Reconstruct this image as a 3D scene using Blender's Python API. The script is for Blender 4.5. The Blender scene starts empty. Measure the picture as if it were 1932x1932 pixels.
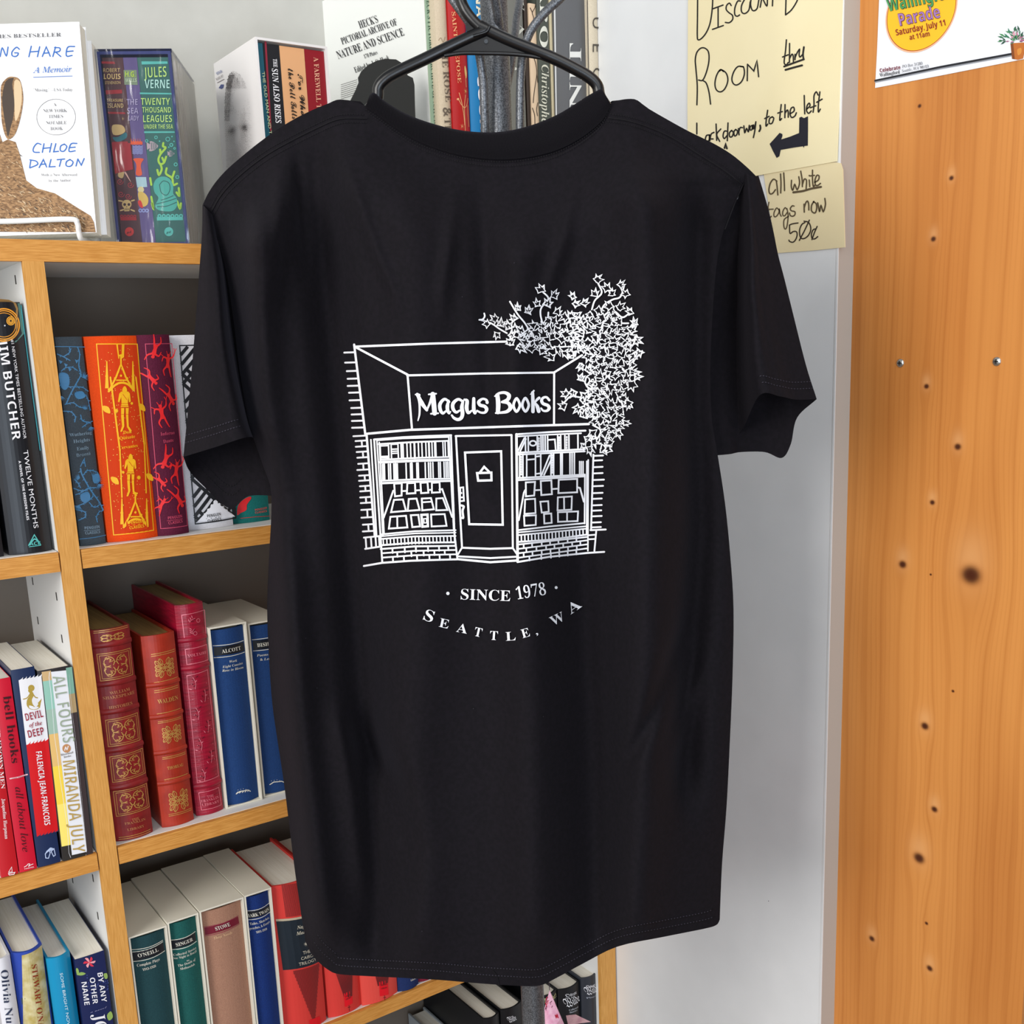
import bpy, math, random
import numpy as np
from mathutils import geometry, Matrix, Vector
C = bpy.context.scene.collection
sc = bpy.context.scene
H = 1.5                      # camera height above the floor
# ---------------------------------------------------------------- camera (fitted from vanishing points)
YAW, PIT, ROL, FPX, PX, PY = 0.611288, 0.212066, 0.0380874, 2067.4, 982.1, 1115.0
def _rot():
    cy, sy, cp, sp = math.cos(YAW), math.sin(YAW), math.cos(PIT), math.sin(PIT)
    fw = np.array([sy*cp, cy*cp, -sp]); rt = np.array([cy, -sy, 0.]); dn = np.cross(fw, rt)
    c, s = math.cos(ROL), math.sin(ROL)
    return np.array([[c, s, 0], [-s, c, 0], [0, 0, 1]]) @ np.array([rt, dn, fw])
RC = _rot(); CAM = np.array([0, 0, H])
cd = bpy.data.cameras.new('camera'); co = bpy.data.objects.new('camera', cd); C.objects.link(co)
m4 = Matrix(((RC[0][0], -RC[1][0], -RC[2][0], 0), (RC[0][1], -RC[1][1], -RC[2][1], 0), (RC[0][2], -RC[1][2], -RC[2][2], H), (0, 0, 0, 1)))
co.matrix_world = m4
cd.sensor_width = 36; cd.lens = FPX/1932*36; cd.clip_start = .05
cd.shift_x = -(PX-966)/1932; cd.shift_y = (PY-966)/1932
sc.camera = co
# ---------------------------------------------------------------- light
w = bpy.data.worlds.new('world'); sc.world = w; w.use_nodes = True
bg = w.node_tree.nodes['Background']; bg.inputs[0].default_value = (.86, .93, 1, 1); bg.inputs[1].default_value = .32
def area(name, loc, target, sx, sy, power, col):
    l = bpy.data.lights.new(name, 'AREA'); l.shape = 'RECTANGLE'; l.size = sx; l.size_y = sy; l.energy = power; l.color = col
    o = bpy.data.objects.new(name, l); C.objects.link(o); o.location = loc
    o.rotation_euler = (Vector(target)-Vector(loc)).to_track_quat('-Z', 'Y').to_euler()
    return o
area('shop_window_light', (-1.9, .08, 2.0), (.55, .95, 1.35), 1.3, 1.6, 66, (1, .975, .94))
area('door_window_light', (-.6, -1.95, 1.05), (.85, .9, 1.0), 1.3, 1.6, 44, (.76, .87, 1))
area('overhead_fill_light', (.25, -.55, 2.55), (.55, .6, 1.2), 1.2, 1.2, 13, (1, .97, .93))  # unseen fill, added overhead to brighten the wall in the shirt's shadow
vs = sc.view_settings; vs.view_transform = 'Standard'; vs.look = 'None'; vs.exposure = -.06; vs.gamma = 1; vs.use_curve_mapping = False
# ---------------------------------------------------------------- materials
def lin(h):
    h = h.lstrip('#'); c = [int(h[i:i+2], 16)/255 for i in (0, 2, 4)]
    return tuple((x/12.92 if x <= .04045 else ((x+.055)/1.055)**2.4) for x in c)+(1,)
MT = {}
def mat(name, col='#808080', rough=.5, spec=.5, metal=0, kind=None, col2=None, scale=60, bump=0, sheen=0, stretch=(1, 1, 1)):
    if name in MT: return MT[name]
    m = bpy.data.materials.new(name); m.use_nodes = True; nt = m.node_tree; N = nt.nodes; L = nt.links
    b = N['Principled BSDF']; b.inputs['Base Color'].default_value = lin(col); b.inputs['Roughness'].default_value = rough
    b.inputs['Specular IOR Level'].default_value = spec; b.inputs['Metallic'].default_value = metal
    if sheen: b.inputs['Sheen Weight'].default_value = sheen; b.inputs['Sheen Roughness'].default_value = .4; b.inputs['Sheen Tint'].default_value = (.8, .75, 1, 1)
    if kind:
        tc = N.new('ShaderNodeTexCoord'); mp = N.new('ShaderNodeMapping'); mp.inputs['Scale'].default_value = stretch
        L.new(tc.outputs['Object'], mp.inputs[0])
        t = N.new('ShaderNodeTexNoise'); t.inputs['Scale'].default_value = scale; t.inputs['Detail'].default_value = 5 if kind != 'fine' else 2
        L.new(mp.outputs[0], t.inputs[0]); out = t.outputs[0]
        r = N.new('ShaderNodeValToRGB'); r.color_ramp.elements[0].position = .35; r.color_ramp.elements[1].position = .65
        r.color_ramp.elements[0].color = lin(col); r.color_ramp.elements[1].color = lin(col2 or col)
        L.new(out, r.inputs[0]); L.new(r.outputs[0], b.inputs['Base Color'])
        if bump:
            bp = N.new('ShaderNodeBump'); bp.inputs['Strength'].default_value = bump; bp.inputs['Distance'].default_value = .001
            L.new(out, bp.inputs['Height']); L.new(bp.outputs[0], b.inputs['Normal'])
    MT[name] = m
    return m
def M(h, rough=.5, spec=.3):       # plain printed ink / paint by colour
    return mat('ink_'+h.lstrip('#')+('_%g' % rough if rough != .5 else ''), h, rough, spec)
# ---------------------------------------------------------------- projection helpers: photo pixel -> point on a plane of the room
def ray(x, y):
    x = np.asarray(x, float); y = np.asarray(y, float)
    d = np.stack([(x-PX)/FPX, (y-PY)/FPX, np.ones_like(x)], -1)
    return d @ RC
def onplane(x, y, P0, n):
    d = ray(x, y); n = np.asarray(n, float); k = ((np.asarray(P0)-CAM) @ n)/(d @ n)
    return CAM + d*k[..., None]
def onY(x, y, Y): return onplane(x, y, (0, Y, 0), (0, 1, 0))
def onX(x, y, X): return onplane(x, y, (X, 0, 0), (1, 0, 0))
def onZ(x, y, Z): return onplane(x, y, (0, 0, Z), (0, 0, 1))
def proj(P):
    q = RC @ (np.asarray(P)-CAM); return (FPX*q[0]/q[2]+PX, FPX*q[1]/q[2]+PY)
# ---------------------------------------------------------------- mesh builder and object helpers
class MB:
    def __init__(s): s.v = []; s.f = []; s.m = []; s.sm = []; s.mats = []; s.n = 0
    def add(s, vs, fs, m, smooth=False):
        if m not in s.mats: s.mats.append(m)
        k = s.mats.index(m); b = s.n
        vs = np.asarray(vs, float).reshape(-1, 3); s.v.append(vs); s.n += len(vs)
        for f in fs: s.f.append([i+b for i in f]); s.m.append(k); s.sm.append(smooth)
        return s
    def box(s, a, b, m, T=None):
        x0, y0, z0 = a; x1, y1, z1 = b
        v = np.array([(x0,y0,z0),(x1,y0,z0),(x1,y1,z0),(x0,y1,z0),(x0,y0,z1),(x1,y0,z1),(x1,y1,z1),(x0,y1,z1)], float)
        if T: v = T(v)
        return s.add(v, [(0,3,2,1),(4,5,6,7),(0,1,5,4),(1,2,6,5),(2,3,7,6),(3,0,4,7)], m)
    def prism(s, poly, off, m, smooth=False):        # poly: Nx3 planar outline, off: extrusion vector
        p = np.asarray(poly, float); n = len(p); q = p+np.asarray(off)
        fs = [tuple(range(n))[::-1], tuple(range(n, 2*n))]
        s.add(np.vstack([p, q]), fs, m)
        s.add(np.vstack([p, q]), [(i, (i+1) % n, n+(i+1) % n, n+i) for i in range(n)], m, smooth)
        return s
    def grid(s, G, m, smooth=True, closed=False):    # G: R x Cx3
        R, Cn = G.shape[:2]
        fs = []
        for i in range(R-1):
            for j in range(Cn-1 if not closed else Cn):
                k = (j+1) % Cn
                fs.append((i*Cn+j, i*Cn+k, (i+1)*Cn+k, (i+1)*Cn+j))
        return s.add(G.reshape(-1, 3), fs, m, smooth)
    def tube(s, pts, r, m, seg=12, caps=True, square=0):
        P = np.asarray(pts, float); n = len(P)
        r = np.full(n, r) if np.isscalar(r) else np.asarray(r)
        T = np.gradient(P, axis=0); T /= np.linalg.norm(T, axis=1)[:, None]+1e-12
        up = np.array([0, 0, 1.]) if abs(T[0][2]) < .9 else np.array([0, 1., 0])
        rings = []
        a = np.arange(seg)*2*math.pi/seg+(math.pi/seg)
        x = np.cross(T[0], up); x /= np.linalg.norm(x)
        for i in range(n):
            x = x-T[i]*(x@T[i]); x /= np.linalg.norm(x); y = np.cross(T[i], x)
            rings.append(P[i]+r[i]*(np.cos(a)[:, None]*x+np.sin(a)[:, None]*y))
        G = np.array(rings); s.grid(G, m, True, True)
        if caps:
            s.add(G[0], [tuple(range(seg))], m); s.add(G[-1], [tuple(range(seg))[::-1]], m)
        return s
    def build(s, name, parent=None, kind=None):
        V = np.vstack(s.v); base = np.array(parent['_w']) if parent else np.array(s.org if hasattr(s, 'org') else (0, 0, 0))
        me = bpy.data.meshes.new(name); me.from_pydata((V-base).tolist(), [], s.f)
        for m in s.mats: me.materials.append(m)
        me.polygons.foreach_set('material_index', s.m); me.polygons.foreach_set('use_smooth', s.sm); me.update()
        o = bpy.data.objects.new(name, me); C.objects.link(o)
        if parent:
            o.parent = parent; o['_w'] = parent['_w']
            TMP.append(o)
        else:
            o.location = base; o['_w'] = [float(t) for t in base]; TMP.append(o)
        if kind: o['kind'] = kind
        return o
TMP = []
def tag(o, label, cat, group=None):
    o['label'] = label; o['category'] = cat
    if group: o['group'] = group
    return o
def thing(name, label, cat, loc, group=None):
    o = bpy.data.objects.new(name, None); o.empty_display_size = .03; C.objects.link(o); o.location = tuple(float(t) for t in loc)
    o['_w'] = [float(t) for t in loc]; TMP.append(o)
    return tag(o, label, cat, group)
# ---------------------------------------------------------------- 2D artwork (inks) drawn in photo pixels, later laid on a surface
FONT = {'sans': None, 'bold': (0x1D5D4, 0x1D5EE, 0x1D7EC), 'serifb': (0x1D400, 0x1D41A, 0x1D7CE), 'serif': (0x1D400, 0x1D41A, 0x1D7CE),
        'ital': (0x1D434, 0x1D44E, 0x30), 'italb': (0x1D468, 0x1D482, 0x1D7CE), 'script': (0x1D4D0, 0x1D4EA, 0x30), 'frak': (0x1D504, 0x1D51E, 0x30)}
OFFS = {'serif': -.011}
_tc = {}
def glyphs(s, style, off=None, caps=True):
    key = (s, style, off)
    if key in _tc: return _tc[key]
    f = FONT[style]; o = ''
    for c in s:
        a = ord(c)
        if f and 65 <= a <= 90: o += chr(f[0]+a-65)
        elif f and 97 <= a <= 122: o += 'ℎ' if (style == 'ital' and c == 'h') else chr(f[1]+a-97)
        elif f and 48 <= a <= 57: o += chr(f[2]+a-48)
        else: o += c
    cu = bpy.data.curves.new('t', 'FONT'); cu.body = o; cu.size = 1; cu.resolution_u = 3
    cu.offset = OFFS.get(style, 0) if off is None else off
    ob = bpy.data.objects.new('t', cu); me = bpy.data.meshes.new_from_object(ob)
    V = np.array([v.co[:2] for v in me.vertices]); F = [tuple(p.vertices) for p in me.polygons]
    bpy.data.objects.remove(ob); bpy.data.curves.remove(cu); bpy.data.meshes.remove(me)
    _tc[key] = (V, F)
    return V, F
def cr(pts, n=6, closed=False):                       # Catmull-Rom smoothing
    P = np.asarray(pts, float)
    if len(P) < 3: return P
    Q = np.vstack([P[-1:], P, P[:2]]) if closed else np.vstack([2*P[:1]-P[1:2], P, 2*P[-1:]-P[-2:-1]])
    out = []
    for i in range(len(Q)-3):
        a, b, c, d = Q[i:i+4]
        for t in np.arange(n)/n:
            out.append(.5*(2*b+(c-a)*t+(2*a-5*b+4*c-d)*t*t+(3*b-a-3*c+d)*t**3))
    if not closed: out.append(P[-1])
    return np.array(out)
def resample(P, step):
    P = np.asarray(P, float); out = [P[0]]
    for a, b in zip(P[:-1], P[1:]):
        k = max(1, int(np.linalg.norm(b-a)/step+.5))
        for i in range(1, k+1): out.append(a+(b-a)*i/k)
    return np.array(out)
class Art:
    def __init__(s, o=(0, 0), sc=1., lift=.0003): s.items = []; s.o = np.array(o, float); s.sc = sc; s.lift = lift; s.k = 0; s.step = 9.
    def at(s, o, sc): s.o = np.array(o, float); s.sc = sc; return s
    def w(s, p): return s.o+np.asarray(p, float)/s.sc
    def _add(s, V, F, m, lv=None):
        s.k += 1; s.items.append((np.asarray(V, float), F, m, s.lift+(s.k*2e-6 if lv is None else lv)))
    def line(s, pts, wd, m, closed=False, smooth=0, cap=True, raw=False, lv=None):
        P = np.asarray(pts, float) if raw else s.w(pts)
        if smooth: P = cr(P, smooth, closed)
        if closed: P = np.vstack([P, P[:1]])
        P = resample(P, s.step)
        keep = [0]+[i for i in range(1, len(P)) if np.linalg.norm(P[i]-P[i-1]) > 1e-4]; P = P[keep]
        if len(P) < 2: return
        D = np.diff(P, axis=0); D /= np.linalg.norm(D, axis=1)[:, None]; Nn = np.stack([-D[:, 1], D[:, 0]], 1)
        if closed: A = np.vstack([Nn[-1:], Nn]); B = np.vstack([Nn, Nn[:1]])
        else: A = np.vstack([Nn[:1], Nn]); B = np.vstack([Nn, Nn[-1:]])
        S = A+B; ln = np.linalg.norm(S, axis=1); S = S/np.maximum(ln, .5)[:, None]; cs = np.clip((S*A).sum(1), .5, 1); S = S/cs[:, None]
        wv = (np.asarray(wd) if not np.isscalar(wd) else np.full(len(P), wd))*.5
        if len(wv) != len(P): wv = np.interp(np.linspace(0, 1, len(P)), np.linspace(0, 1, len(wv)), wv)
        L = P+S*wv[:, None]; R = P-S*wv[:, None]; n = len(P)
        V = np.vstack([L, R]); F = [(i, i+1, n+i+1, n+i) for i in range(n-1)]
        if cap and not closed:
            for c, d, i, sg in ((P[0], -D[0], 0, 1), (P[-1], D[-1], -1, 1)):
                a0 = math.atan2(d[1], d[0]); t = a0+np.linspace(-math.pi/2, math.pi/2, 6)
                b = len(V); V = np.vstack([V, c+wv[i]*np.stack([np.cos(t), np.sin(t)], 1)]); F.append(tuple(range(b, b+6)))
        s._add(V, F, m, lv)
    def poly(s, pts, m, smooth=0, raw=False, lv=None):
        P = np.asarray(pts, float) if raw else s.w(pts)
        if smooth: P = cr(P, smooth, True)
        T = geometry.tessellate_polygon([[Vector((p[0], p[1], 0)) for p in P]])
        s._add(P, [tuple(t) for t in T], m, lv)
    def quad(s, a, b, c, d, m, nx=8, ny=1, raw=False, lv=None):   # corners in order round; subdivided
        a, b, c, d = [np.asarray(p, float) if raw else s.w(p) for p in (a, b, c, d)]
        V = []
        for j in range(ny+1):
            l = a+(d-a)*j/ny; r = b+(c-b)*j/ny
            for i in range(nx+1): V.append(l+(r-l)*i/nx)
        F = [(j*(nx+1)+i, j*(nx+1)+i+1, (j+1)*(nx+1)+i+1, (j+1)*(nx+1)+i) for j in range(ny) for i in range(nx)]
        s._add(V, F, m, lv)
    def disc(s, c, r, m, n=20, ry=None, lv=None):
        t = np.arange(n)*2*math.pi/n; c = s.w(c); r = r/s.sc; ry = r if ry is None else ry/s.sc
        s._add(c+np.stack([np.cos(t)*r, np.sin(t)*ry], 1), [tuple(range(n))], m, lv)
    def ring(s, c, r, wd, m, n=24, ry=None):
        t = np.arange(n)*2*math.pi/n; ry = r if ry is None else ry
        s.line(np.asarray(c)+np.stack([np.cos(t)*r, np.sin(t)*ry], 1), wd, m, closed=True)
    def text(s, st, p0, p1, h, m, style='sans', up=None, off=None, lv=None, caph=.7):
        """letters from p0 to p1 along the baseline (stretched to fit), cap height h, in px (crop units)"""
        V, F = glyphs(st, style, off)
        if len(V) == 0: return
        p0 = s.w(p0); p1 = s.w(p1); h = h/s.sc
        x0, x1 = V[:, 0].min(), V[:, 0].max(); d = p1-p0
        e = d/np.linalg.norm(d); u = np.array([e[1], -e[0]]) if up is None else np.array(up, float)/np.linalg.norm(up)
        Q = p0+((V[:, :1]-x0)/(x1-x0))*d+(V[:, 1:2]/caph)*h*u
        s._add(Q, F, m, s.lift+s.k*2e-6+.00028 if lv is None else lv)
    def lay(s, mb, fn):
        for V, F, m, off in s.items: mb.add(fn(V[:, 0], V[:, 1], off), F, m)
def planar(P0, n):                                    # n points towards the viewer side
    n = np.asarray(n, float); n /= np.linalg.norm(n)
    return lambda x, y, off: onplane(x, y, P0, n)+n*np.asarray(off)
# ================================================================ the setting
YF, YB, XW = 1.13, 1.312, .94           # bookcase front, bookcase back, right wall face
ZT, ZT0 = H+.122, H+.1023               # bookcase top board
SH = {2: H-.1722, 3: H-.491, 4: H-.7916, 5: H-1.105}
wood = mat('maple_edge', '#d69a4e', .45, .3, kind='n', col2='#c08238', scale=30, stretch=(2, 8, 30), bump=.05)
woodv = mat('maple_edge_vertical', '#d8a056', .45, .3, kind='n', col2='#c48a40', scale=30, stretch=(40, 8, 1.6), bump=.05)
white = mat('white_melamine', '#e2e2e0', .45, .4)
backm = mat('back_board', '#665d54', .6, .3)
hole = mat('pin_hole_dark', '#2a2622', .8)
def structure(name, mb): return mb.build(name, None, 'structure')
wallm = mat('painted_wall', '#c6c5be', .75, .2, kind='n', col2='#c0bfb8', scale=25, bump=.25)
b = MB(); b.box((-2.6, YB+.03, 0), (XW+.6, YB+.13, 2.7), wallm); structure('wall_back', b)
fl = mat('floor_boards', '#8a6a48', .5, .3, kind='n', col2='#75573a', scale=12, stretch=(1, 12, 1))
b = MB(); b.box((-2.6, -3.2, -.05), (2.0, YB+.13, 0), fl); structure('floor', b)
# white glossy wall end on the right, with its grey return
YE = .7557
gl = mat('white_gloss_paint', '#e3e5e6', .28, .5, kind='n', col2='#dcdedf', scale=9, bump=.06)
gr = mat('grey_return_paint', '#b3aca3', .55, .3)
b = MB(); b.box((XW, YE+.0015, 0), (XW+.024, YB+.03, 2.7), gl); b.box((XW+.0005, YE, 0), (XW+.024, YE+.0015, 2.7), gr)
b.box((XW-.0006, YE, 0), (XW+.0006, YE+.0022, 2.7), gl)
structure('wall_right', b)
# pine board with knots
def pine():
    m = bpy.data.materials.new('knotty_pine'); m.use_nodes = True; nt = m.node_tree; N = nt.nodes; L = nt.links
    b = N['Principled BSDF']; b.inputs['Roughness'].default_value = .38; b.inputs['Specular IOR Level'].default_value = .35
    g = N.new('ShaderNodeNewGeometry'); s = N.new('ShaderNodeSeparateXYZ'); L.new(g.outputs['Position'], s.inputs[0])
    def mt(op, a, c=None, d=None):
        n = N.new('ShaderNodeMath'); n.operation = op
        for i, x in enumerate((a, c, d)):
            if x is None: continue
            if isinstance(x, (int, float)): n.inputs[i].default_value = x
            else: L.new(x, n.inputs[i])
        return n.outputs[0]
    def noise(sy, sz, sc_, det=3):
        mp = N.new('ShaderNodeCombineXYZ'); L.new(mt('MULTIPLY', s.outputs[1], sy), mp.inputs[1]); L.new(mt('MULTIPLY', s.outputs[2], sz), mp.inputs[2])
        t = N.new('ShaderNodeTexNoise'); t.inputs['Scale'].default_value = sc_; t.inputs['Detail'].default_value = det; L.new(mp.outputs[0], t.inputs[0]); return t.outputs[0]
    a = s.outputs[1]; dark = None
    a = mt('ADD', a, mt('MULTIPLY', mt('SUBTRACT', noise(1, .35, 5), .5), .035))
    K = [(1832,1085,13,17),(1703,1065,5.5,6),(1734,1619,8,9),(1745,1370,5.5,6),(1645,1771,4.5,4),(1761,451,3.5,4),(1748,729,3.5,3),(1807,843,4.5,5),(1759,948,3.5,4),(1763,1527,4.5,4),(1754,1827,4.5,4),(1756,1084,1.6,1),(1798,1304,2,1),(1795,336,3,3),(1735,200,2.5,2),(1569,1843,1.3,1),(1748,1742,2.5,3)]
    for x, y, r, wv in K:
        P = onX(x, y, XW+.024); k = r/2067*1.75
        dy = mt('SUBTRACT', s.outputs[1], float(P[1])); dz = mt('SUBTRACT', s.outputs[2], float(P[2]))
        q = mt('ADD', mt('POWER', mt('DIVIDE', dy, k*2.6), 2.), mt('POWER', mt('DIVIDE', dz, k*5.5), 2.))
        e = mt('EXPONENT', mt('MULTIPLY', q, -1.))
        a = mt('SUBTRACT', a, mt('MULTIPLY', mt('MULTIPLY', dy, e), .9))
        q2 = mt('ADD', mt('POWER', mt('DIVIDE', dy, k*1.15), 2.), mt('POWER', mt('DIVIDE', dz, k), 2.))
        e2 = mt('EXPONENT', mt('MULTIPLY', mt('POWER', q2, 1.7), -1.))
        dark = e2 if dark is None else mt('MAXIMUM', dark, e2)
    band = mt('SINE', mt('MULTIPLY', a, 1150.)); band2 = mt('SINE', mt('ADD', mt('MULTIPLY', a, 310.), mt('MULTIPLY', noise(1, .3, 9), 5.)))
    v = mt('ADD', mt('MULTIPLY', mt('POWER', mt('MULTIPLY_ADD', band, .5, .5), 4.), mt('MULTIPLY_ADD', noise(1, .12, 30, 1), 1.1, -.25)), mt('MULTIPLY', mt('POWER', mt('MULTIPLY_ADD', band2, .5, .5), 5.), .55))
    v = mt('MULTIPLY', v, .5)
    cr_ = N.new('ShaderNodeValToRGB'); L.new(v, cr_.inputs[0]); e = cr_.color_ramp.elements
    e[0].position = .0; e[0].color = lin('#d38d48'); e[1].position = 1.; e[1].color = lin('#b26a2c')
    r2 = N.new('ShaderNodeValToRGB'); L.new(noise(1.3, .25, 9, 2), r2.inputs[0]); e = r2.color_ramp.elements
    e[0].position = .35; e[0].color = lin('#e8dcd0'); e[1].position = .65; e[1].color = (1, 1, 1, 1)
    mx = N.new('ShaderNodeMixRGB'); mx.blend_type = 'MULTIPLY'; mx.inputs[0].default_value = .9; L.new(cr_.outputs[0], mx.inputs[1]); L.new(r2.outputs[0], mx.inputs[2])
    hl = None
    for x, y, r, wv in K:
        if r < 3: continue
        P = onX(x, y, XW+.024); k = r/2067*1.75
        dy = mt('SUBTRACT', s.outputs[1], float(P[1])); dz = mt('SUBTRACT', s.outputs[2], float(P[2])+k*1.3)
        e_ = mt('EXPONENT', mt('MULTIPLY', mt('ADD', mt('POWER', mt('DIVIDE', dy, k*1.7), 2.), mt('POWER', mt('DIVIDE', dz, k*2.6), 2.)), -1.)); hl = e_ if hl is None else mt('MAXIMUM', hl, e_)
    m0 = N.new('ShaderNodeMixRGB'); L.new(mt('MULTIPLY', hl, .38), m0.inputs[0]); L.new(mx.outputs[0], m0.inputs[1]); m0.inputs[2].default_value = lin('#e8b27a'); mx = m0
    m2 = N.new('ShaderNodeMixRGB'); L.new(dark, m2.inputs[0]); L.new(mx.outputs[0], m2.inputs[1]); 
    r3 = N.new('ShaderNodeValToRGB'); L.new(dark, r3.inputs[0]); e = r3.color_ramp.elements
    e[0].position = .0; e[0].color = lin('#b86e30'); e[1].position = .9; e[1].color = lin('#4a2210'); L.new(r3.outputs[0], m2.inputs[2])
    L.new(m2.outputs[0], b.inputs['Base Color'])
    bp = N.new('ShaderNodeBump'); bp.inputs['Strength'].default_value = .12; bp.inputs['Distance'].default_value = .0006; L.new(v, bp.inputs['Height']); L.new(bp.outputs[0], b.inputs['Normal'])
    return m
pm = pine(); XP = XW+.024
pr = float(onX(1929.5, 1900, XP)[1])
pb = thing('pine_board', 'tall knotty orange pine board to the right of the white wall end', 'wooden board', (XP+.014, (YE+pr)/2, 0))
b = MB(); b.box((XP, pr, 0), (XP+.028, YE+.0035, 2.6), pm); b.build('board', pb)
steel = mat('screw_steel', '#b9bab8', .3, .5, .9)
for x, y in ((1699, 685), (1881, 682)):
    P = onX(x, y, XP); b = MB(); t = np.arange(18)*2*math.pi/18; R = .0042
    ring = lambda r, dx: np.stack([np.full(18, P[0]-dx), P[1]+r*np.cos(t), P[2]+r*np.sin(t)], 1)
    G = np.array([ring(R, 0), ring(R, .0008), ring(R*.7, .0016), ring(R*.3, .0019)]); b.grid(G, steel, True, True); b.add(G[-1], [tuple(range(18))], steel)
    for c, s_ in ((1, .25), (.25, 1)):
        b.box((P[0]-.00205, P[1]-R*.55*c, P[2]-R*.55*s_), (P[0]-.0017, P[1]+R*.55*c, P[2]+R*.55*s_), hole)
    o = b.build('screw', pb); o['label'] = 'steel screw head'
# ================================================================ bookcase
XD0, XD1, XR0, XR1, XL0, XL1 = .2412, .2602, .9085, .9375, -.44, -.42
bc = thing('bookcase', 'white bookcase edged in honey-coloured maple along the back wall', 'bookcase', ((XL0+XR1)/2, (YF+YB)/2, 0))
b = MB(); b.box((XL0, YF+.006, ZT0), (XR1, YB, ZT), white); t = b.build('top_board', bc)
b = MB(); b.box((XL0, YF, ZT0), (XR1, YF+.006, ZT), wood); o = b.build('edge_strip', t); o['label'] = 'maple edge strip'
for x0, x1 in ((XL0, XL1), (XD0, XD1), (XR0, XR1)):
    b = MB(); b.box((x0, YF+.006, .0), (x1, YB, ZT0), white)
    if x0 == XD0:
        for sx in (x0-.0002, x1+.0002):
            for k in range(34):
                z = .12+k*.0445
                for y in (YF+.038, YB-.035): b.box((sx-.0002, y-.0016, z-.0042), (sx+.0002, y+.0016, z+.0042), hole)
    u = b.build('upright', bc)
    b = MB(); b.box((x0, YF, .0), (x1, YF+.006, ZT0), woodv); o = b.build('edge_strip', u); o['label'] = 'maple edge strip'
for x0, x1 in ((XL1, XD0), (XD1, XR0)):
    for z in (*SH.values(), .10):
        b = MB(); b.box((x0+.0012, YF+.0065, z-.0197), (x1-.0012, YB, z), white); s_ = b.build('shelf', bc)
        b = MB(); b.box((x0+.0012, YF+.0005, z-.0197), (x1-.0012, YF+.0065, z-.0006), wood); o = b.build('edge_strip', s_); o['label'] = 'maple edge strip'
b = MB(); b.box((XL0, YB, 0.02), (XR1, YB+.006, ZT), backm); b.build('back_panel', bc)
# ================================================================ T-shirt on a hanger
DS = .95
NS = np.array([math.sin(YAW), math.cos(YAW), 0.])
def sp(x, y, d):                                   # photo ray at shirt distance + d
    r = ray(x, y); k = (DS+np.asarray(d))/(r @ NS); return CAM+r*k[..., None]
def ipl(c, k=0): c = np.array(c, float); return lambda t: np.interp(t, c[:, k], c[:, 1-k])
def sm(t): t = np.clip(t, 0, 1); return t*t*(3-2*t)
TOPC = [(383,385),(392,366),(405,346),(422,326),(440,309),(465,288),(490,268),(525,243),(560,222),(595,205),(620,195),(637,188),(660,190),(690,200),(712,215),(740,236),(770,255),(800,270),(850,287),(900,296),(950,299),(1000,294),(1050,281),(1095,258),(1135,226),(1152,196),(1163,190),(1197,187),(1222,204),(1260,226),(1300,248),(1345,270),(1380,291),(1410,316),(1432,338)]
LC = [(383,385),(400,422),(424,500),(440,600),(452,700),(470,800),(495,875),(512,935),(507,1060),(504,1150),(508,1250),(514,1330),(524,1400),(536,1480),(546,1560),(556,1640),(566,1710),(576,1775)]
RCv = [(1432,338),(1402,350),(1381,395),(1364,440),(1352,500),(1344,600),(1340,700),(1343,790),(1354,858),(1368,950),(1378,1050),(1384,1150),(1382,1280),(1377,1400),(1371,1520),(1363,1620),(1360,1680),(1358,1735)]
BOT = [(576,1775),(585,1795),(598,1812),(618,1829),(640,1838),(700,1842),(760,1845),(830,1849),(900,1855),(960,1859),(1015,1860),(1050,1845),(1100,1818),(1165,1786),(1250,1768),(1330,1752),(1352,1745),(1358,1735)]
Lf, Rf, Tf = ipl(LC, 1), ipl(RCv, 1), ipl(TOPC, 0)
FOLD = [  # x(y) path, sigma px, depth m (towards the camera is negative)
 ([(485,400),(482,600),(490,760),(515,940),(535,1100),(560,1400),(600,1760)], 38, -.024),
 ([(590,240),(612,500),(650,900),(680,1250),(700,1500),(715,1800)], 42, .017),
 ([(430,345),(440,420),(446,480)], 15, -.006), ([(520,262),(525,420),(520,520)], 16, -.004), ([(556,250),(566,360),(575,480)], 12, .004),
 ([(770,300),(790,700),(800,1100),(770,1500),(790,1800)], 60, -.007),
 ([(905,320),(925,560),(930,760),(960,1000)], 26, .007), ([(860,340),(850,430),(835,560)], 14, -.003),
 ([(985,430),(960,700),(985,1100),(1000,1350),(1005,1800)], 48, -.010),
 ([(1100,900),(1105,1200),(1120,1500),(1135,1800)], 48, .015),
 ([(1215,330),(1240,700),(1225,1100),(1215,1500),(1185,1780)], 55, -.014),
 ([(1320,380),(1318,700),(1322,1000),(1300,1300),(1290,1500)], 34, .016),
 ([(690,1380),(745,1480),(770,1600),(760,1700)], 28, .008), ([(640,1350),(668,1500),(690,1700)], 24, -.006),
 ([(1290,1180),(1220,1370),(1180,1450)], 18, .006), ([(1330,1250),(1270,1420)], 14, -.004),
 ([(650,300),(690,420),(745,560)], 14, -.003), ([(1090,300),(1060,460),(1030,560)], 16, -.003)]
FF = [(ipl(p, 1), p[0][1], p[-1][1], s_, a) for p, s_, a in FOLD]
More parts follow.
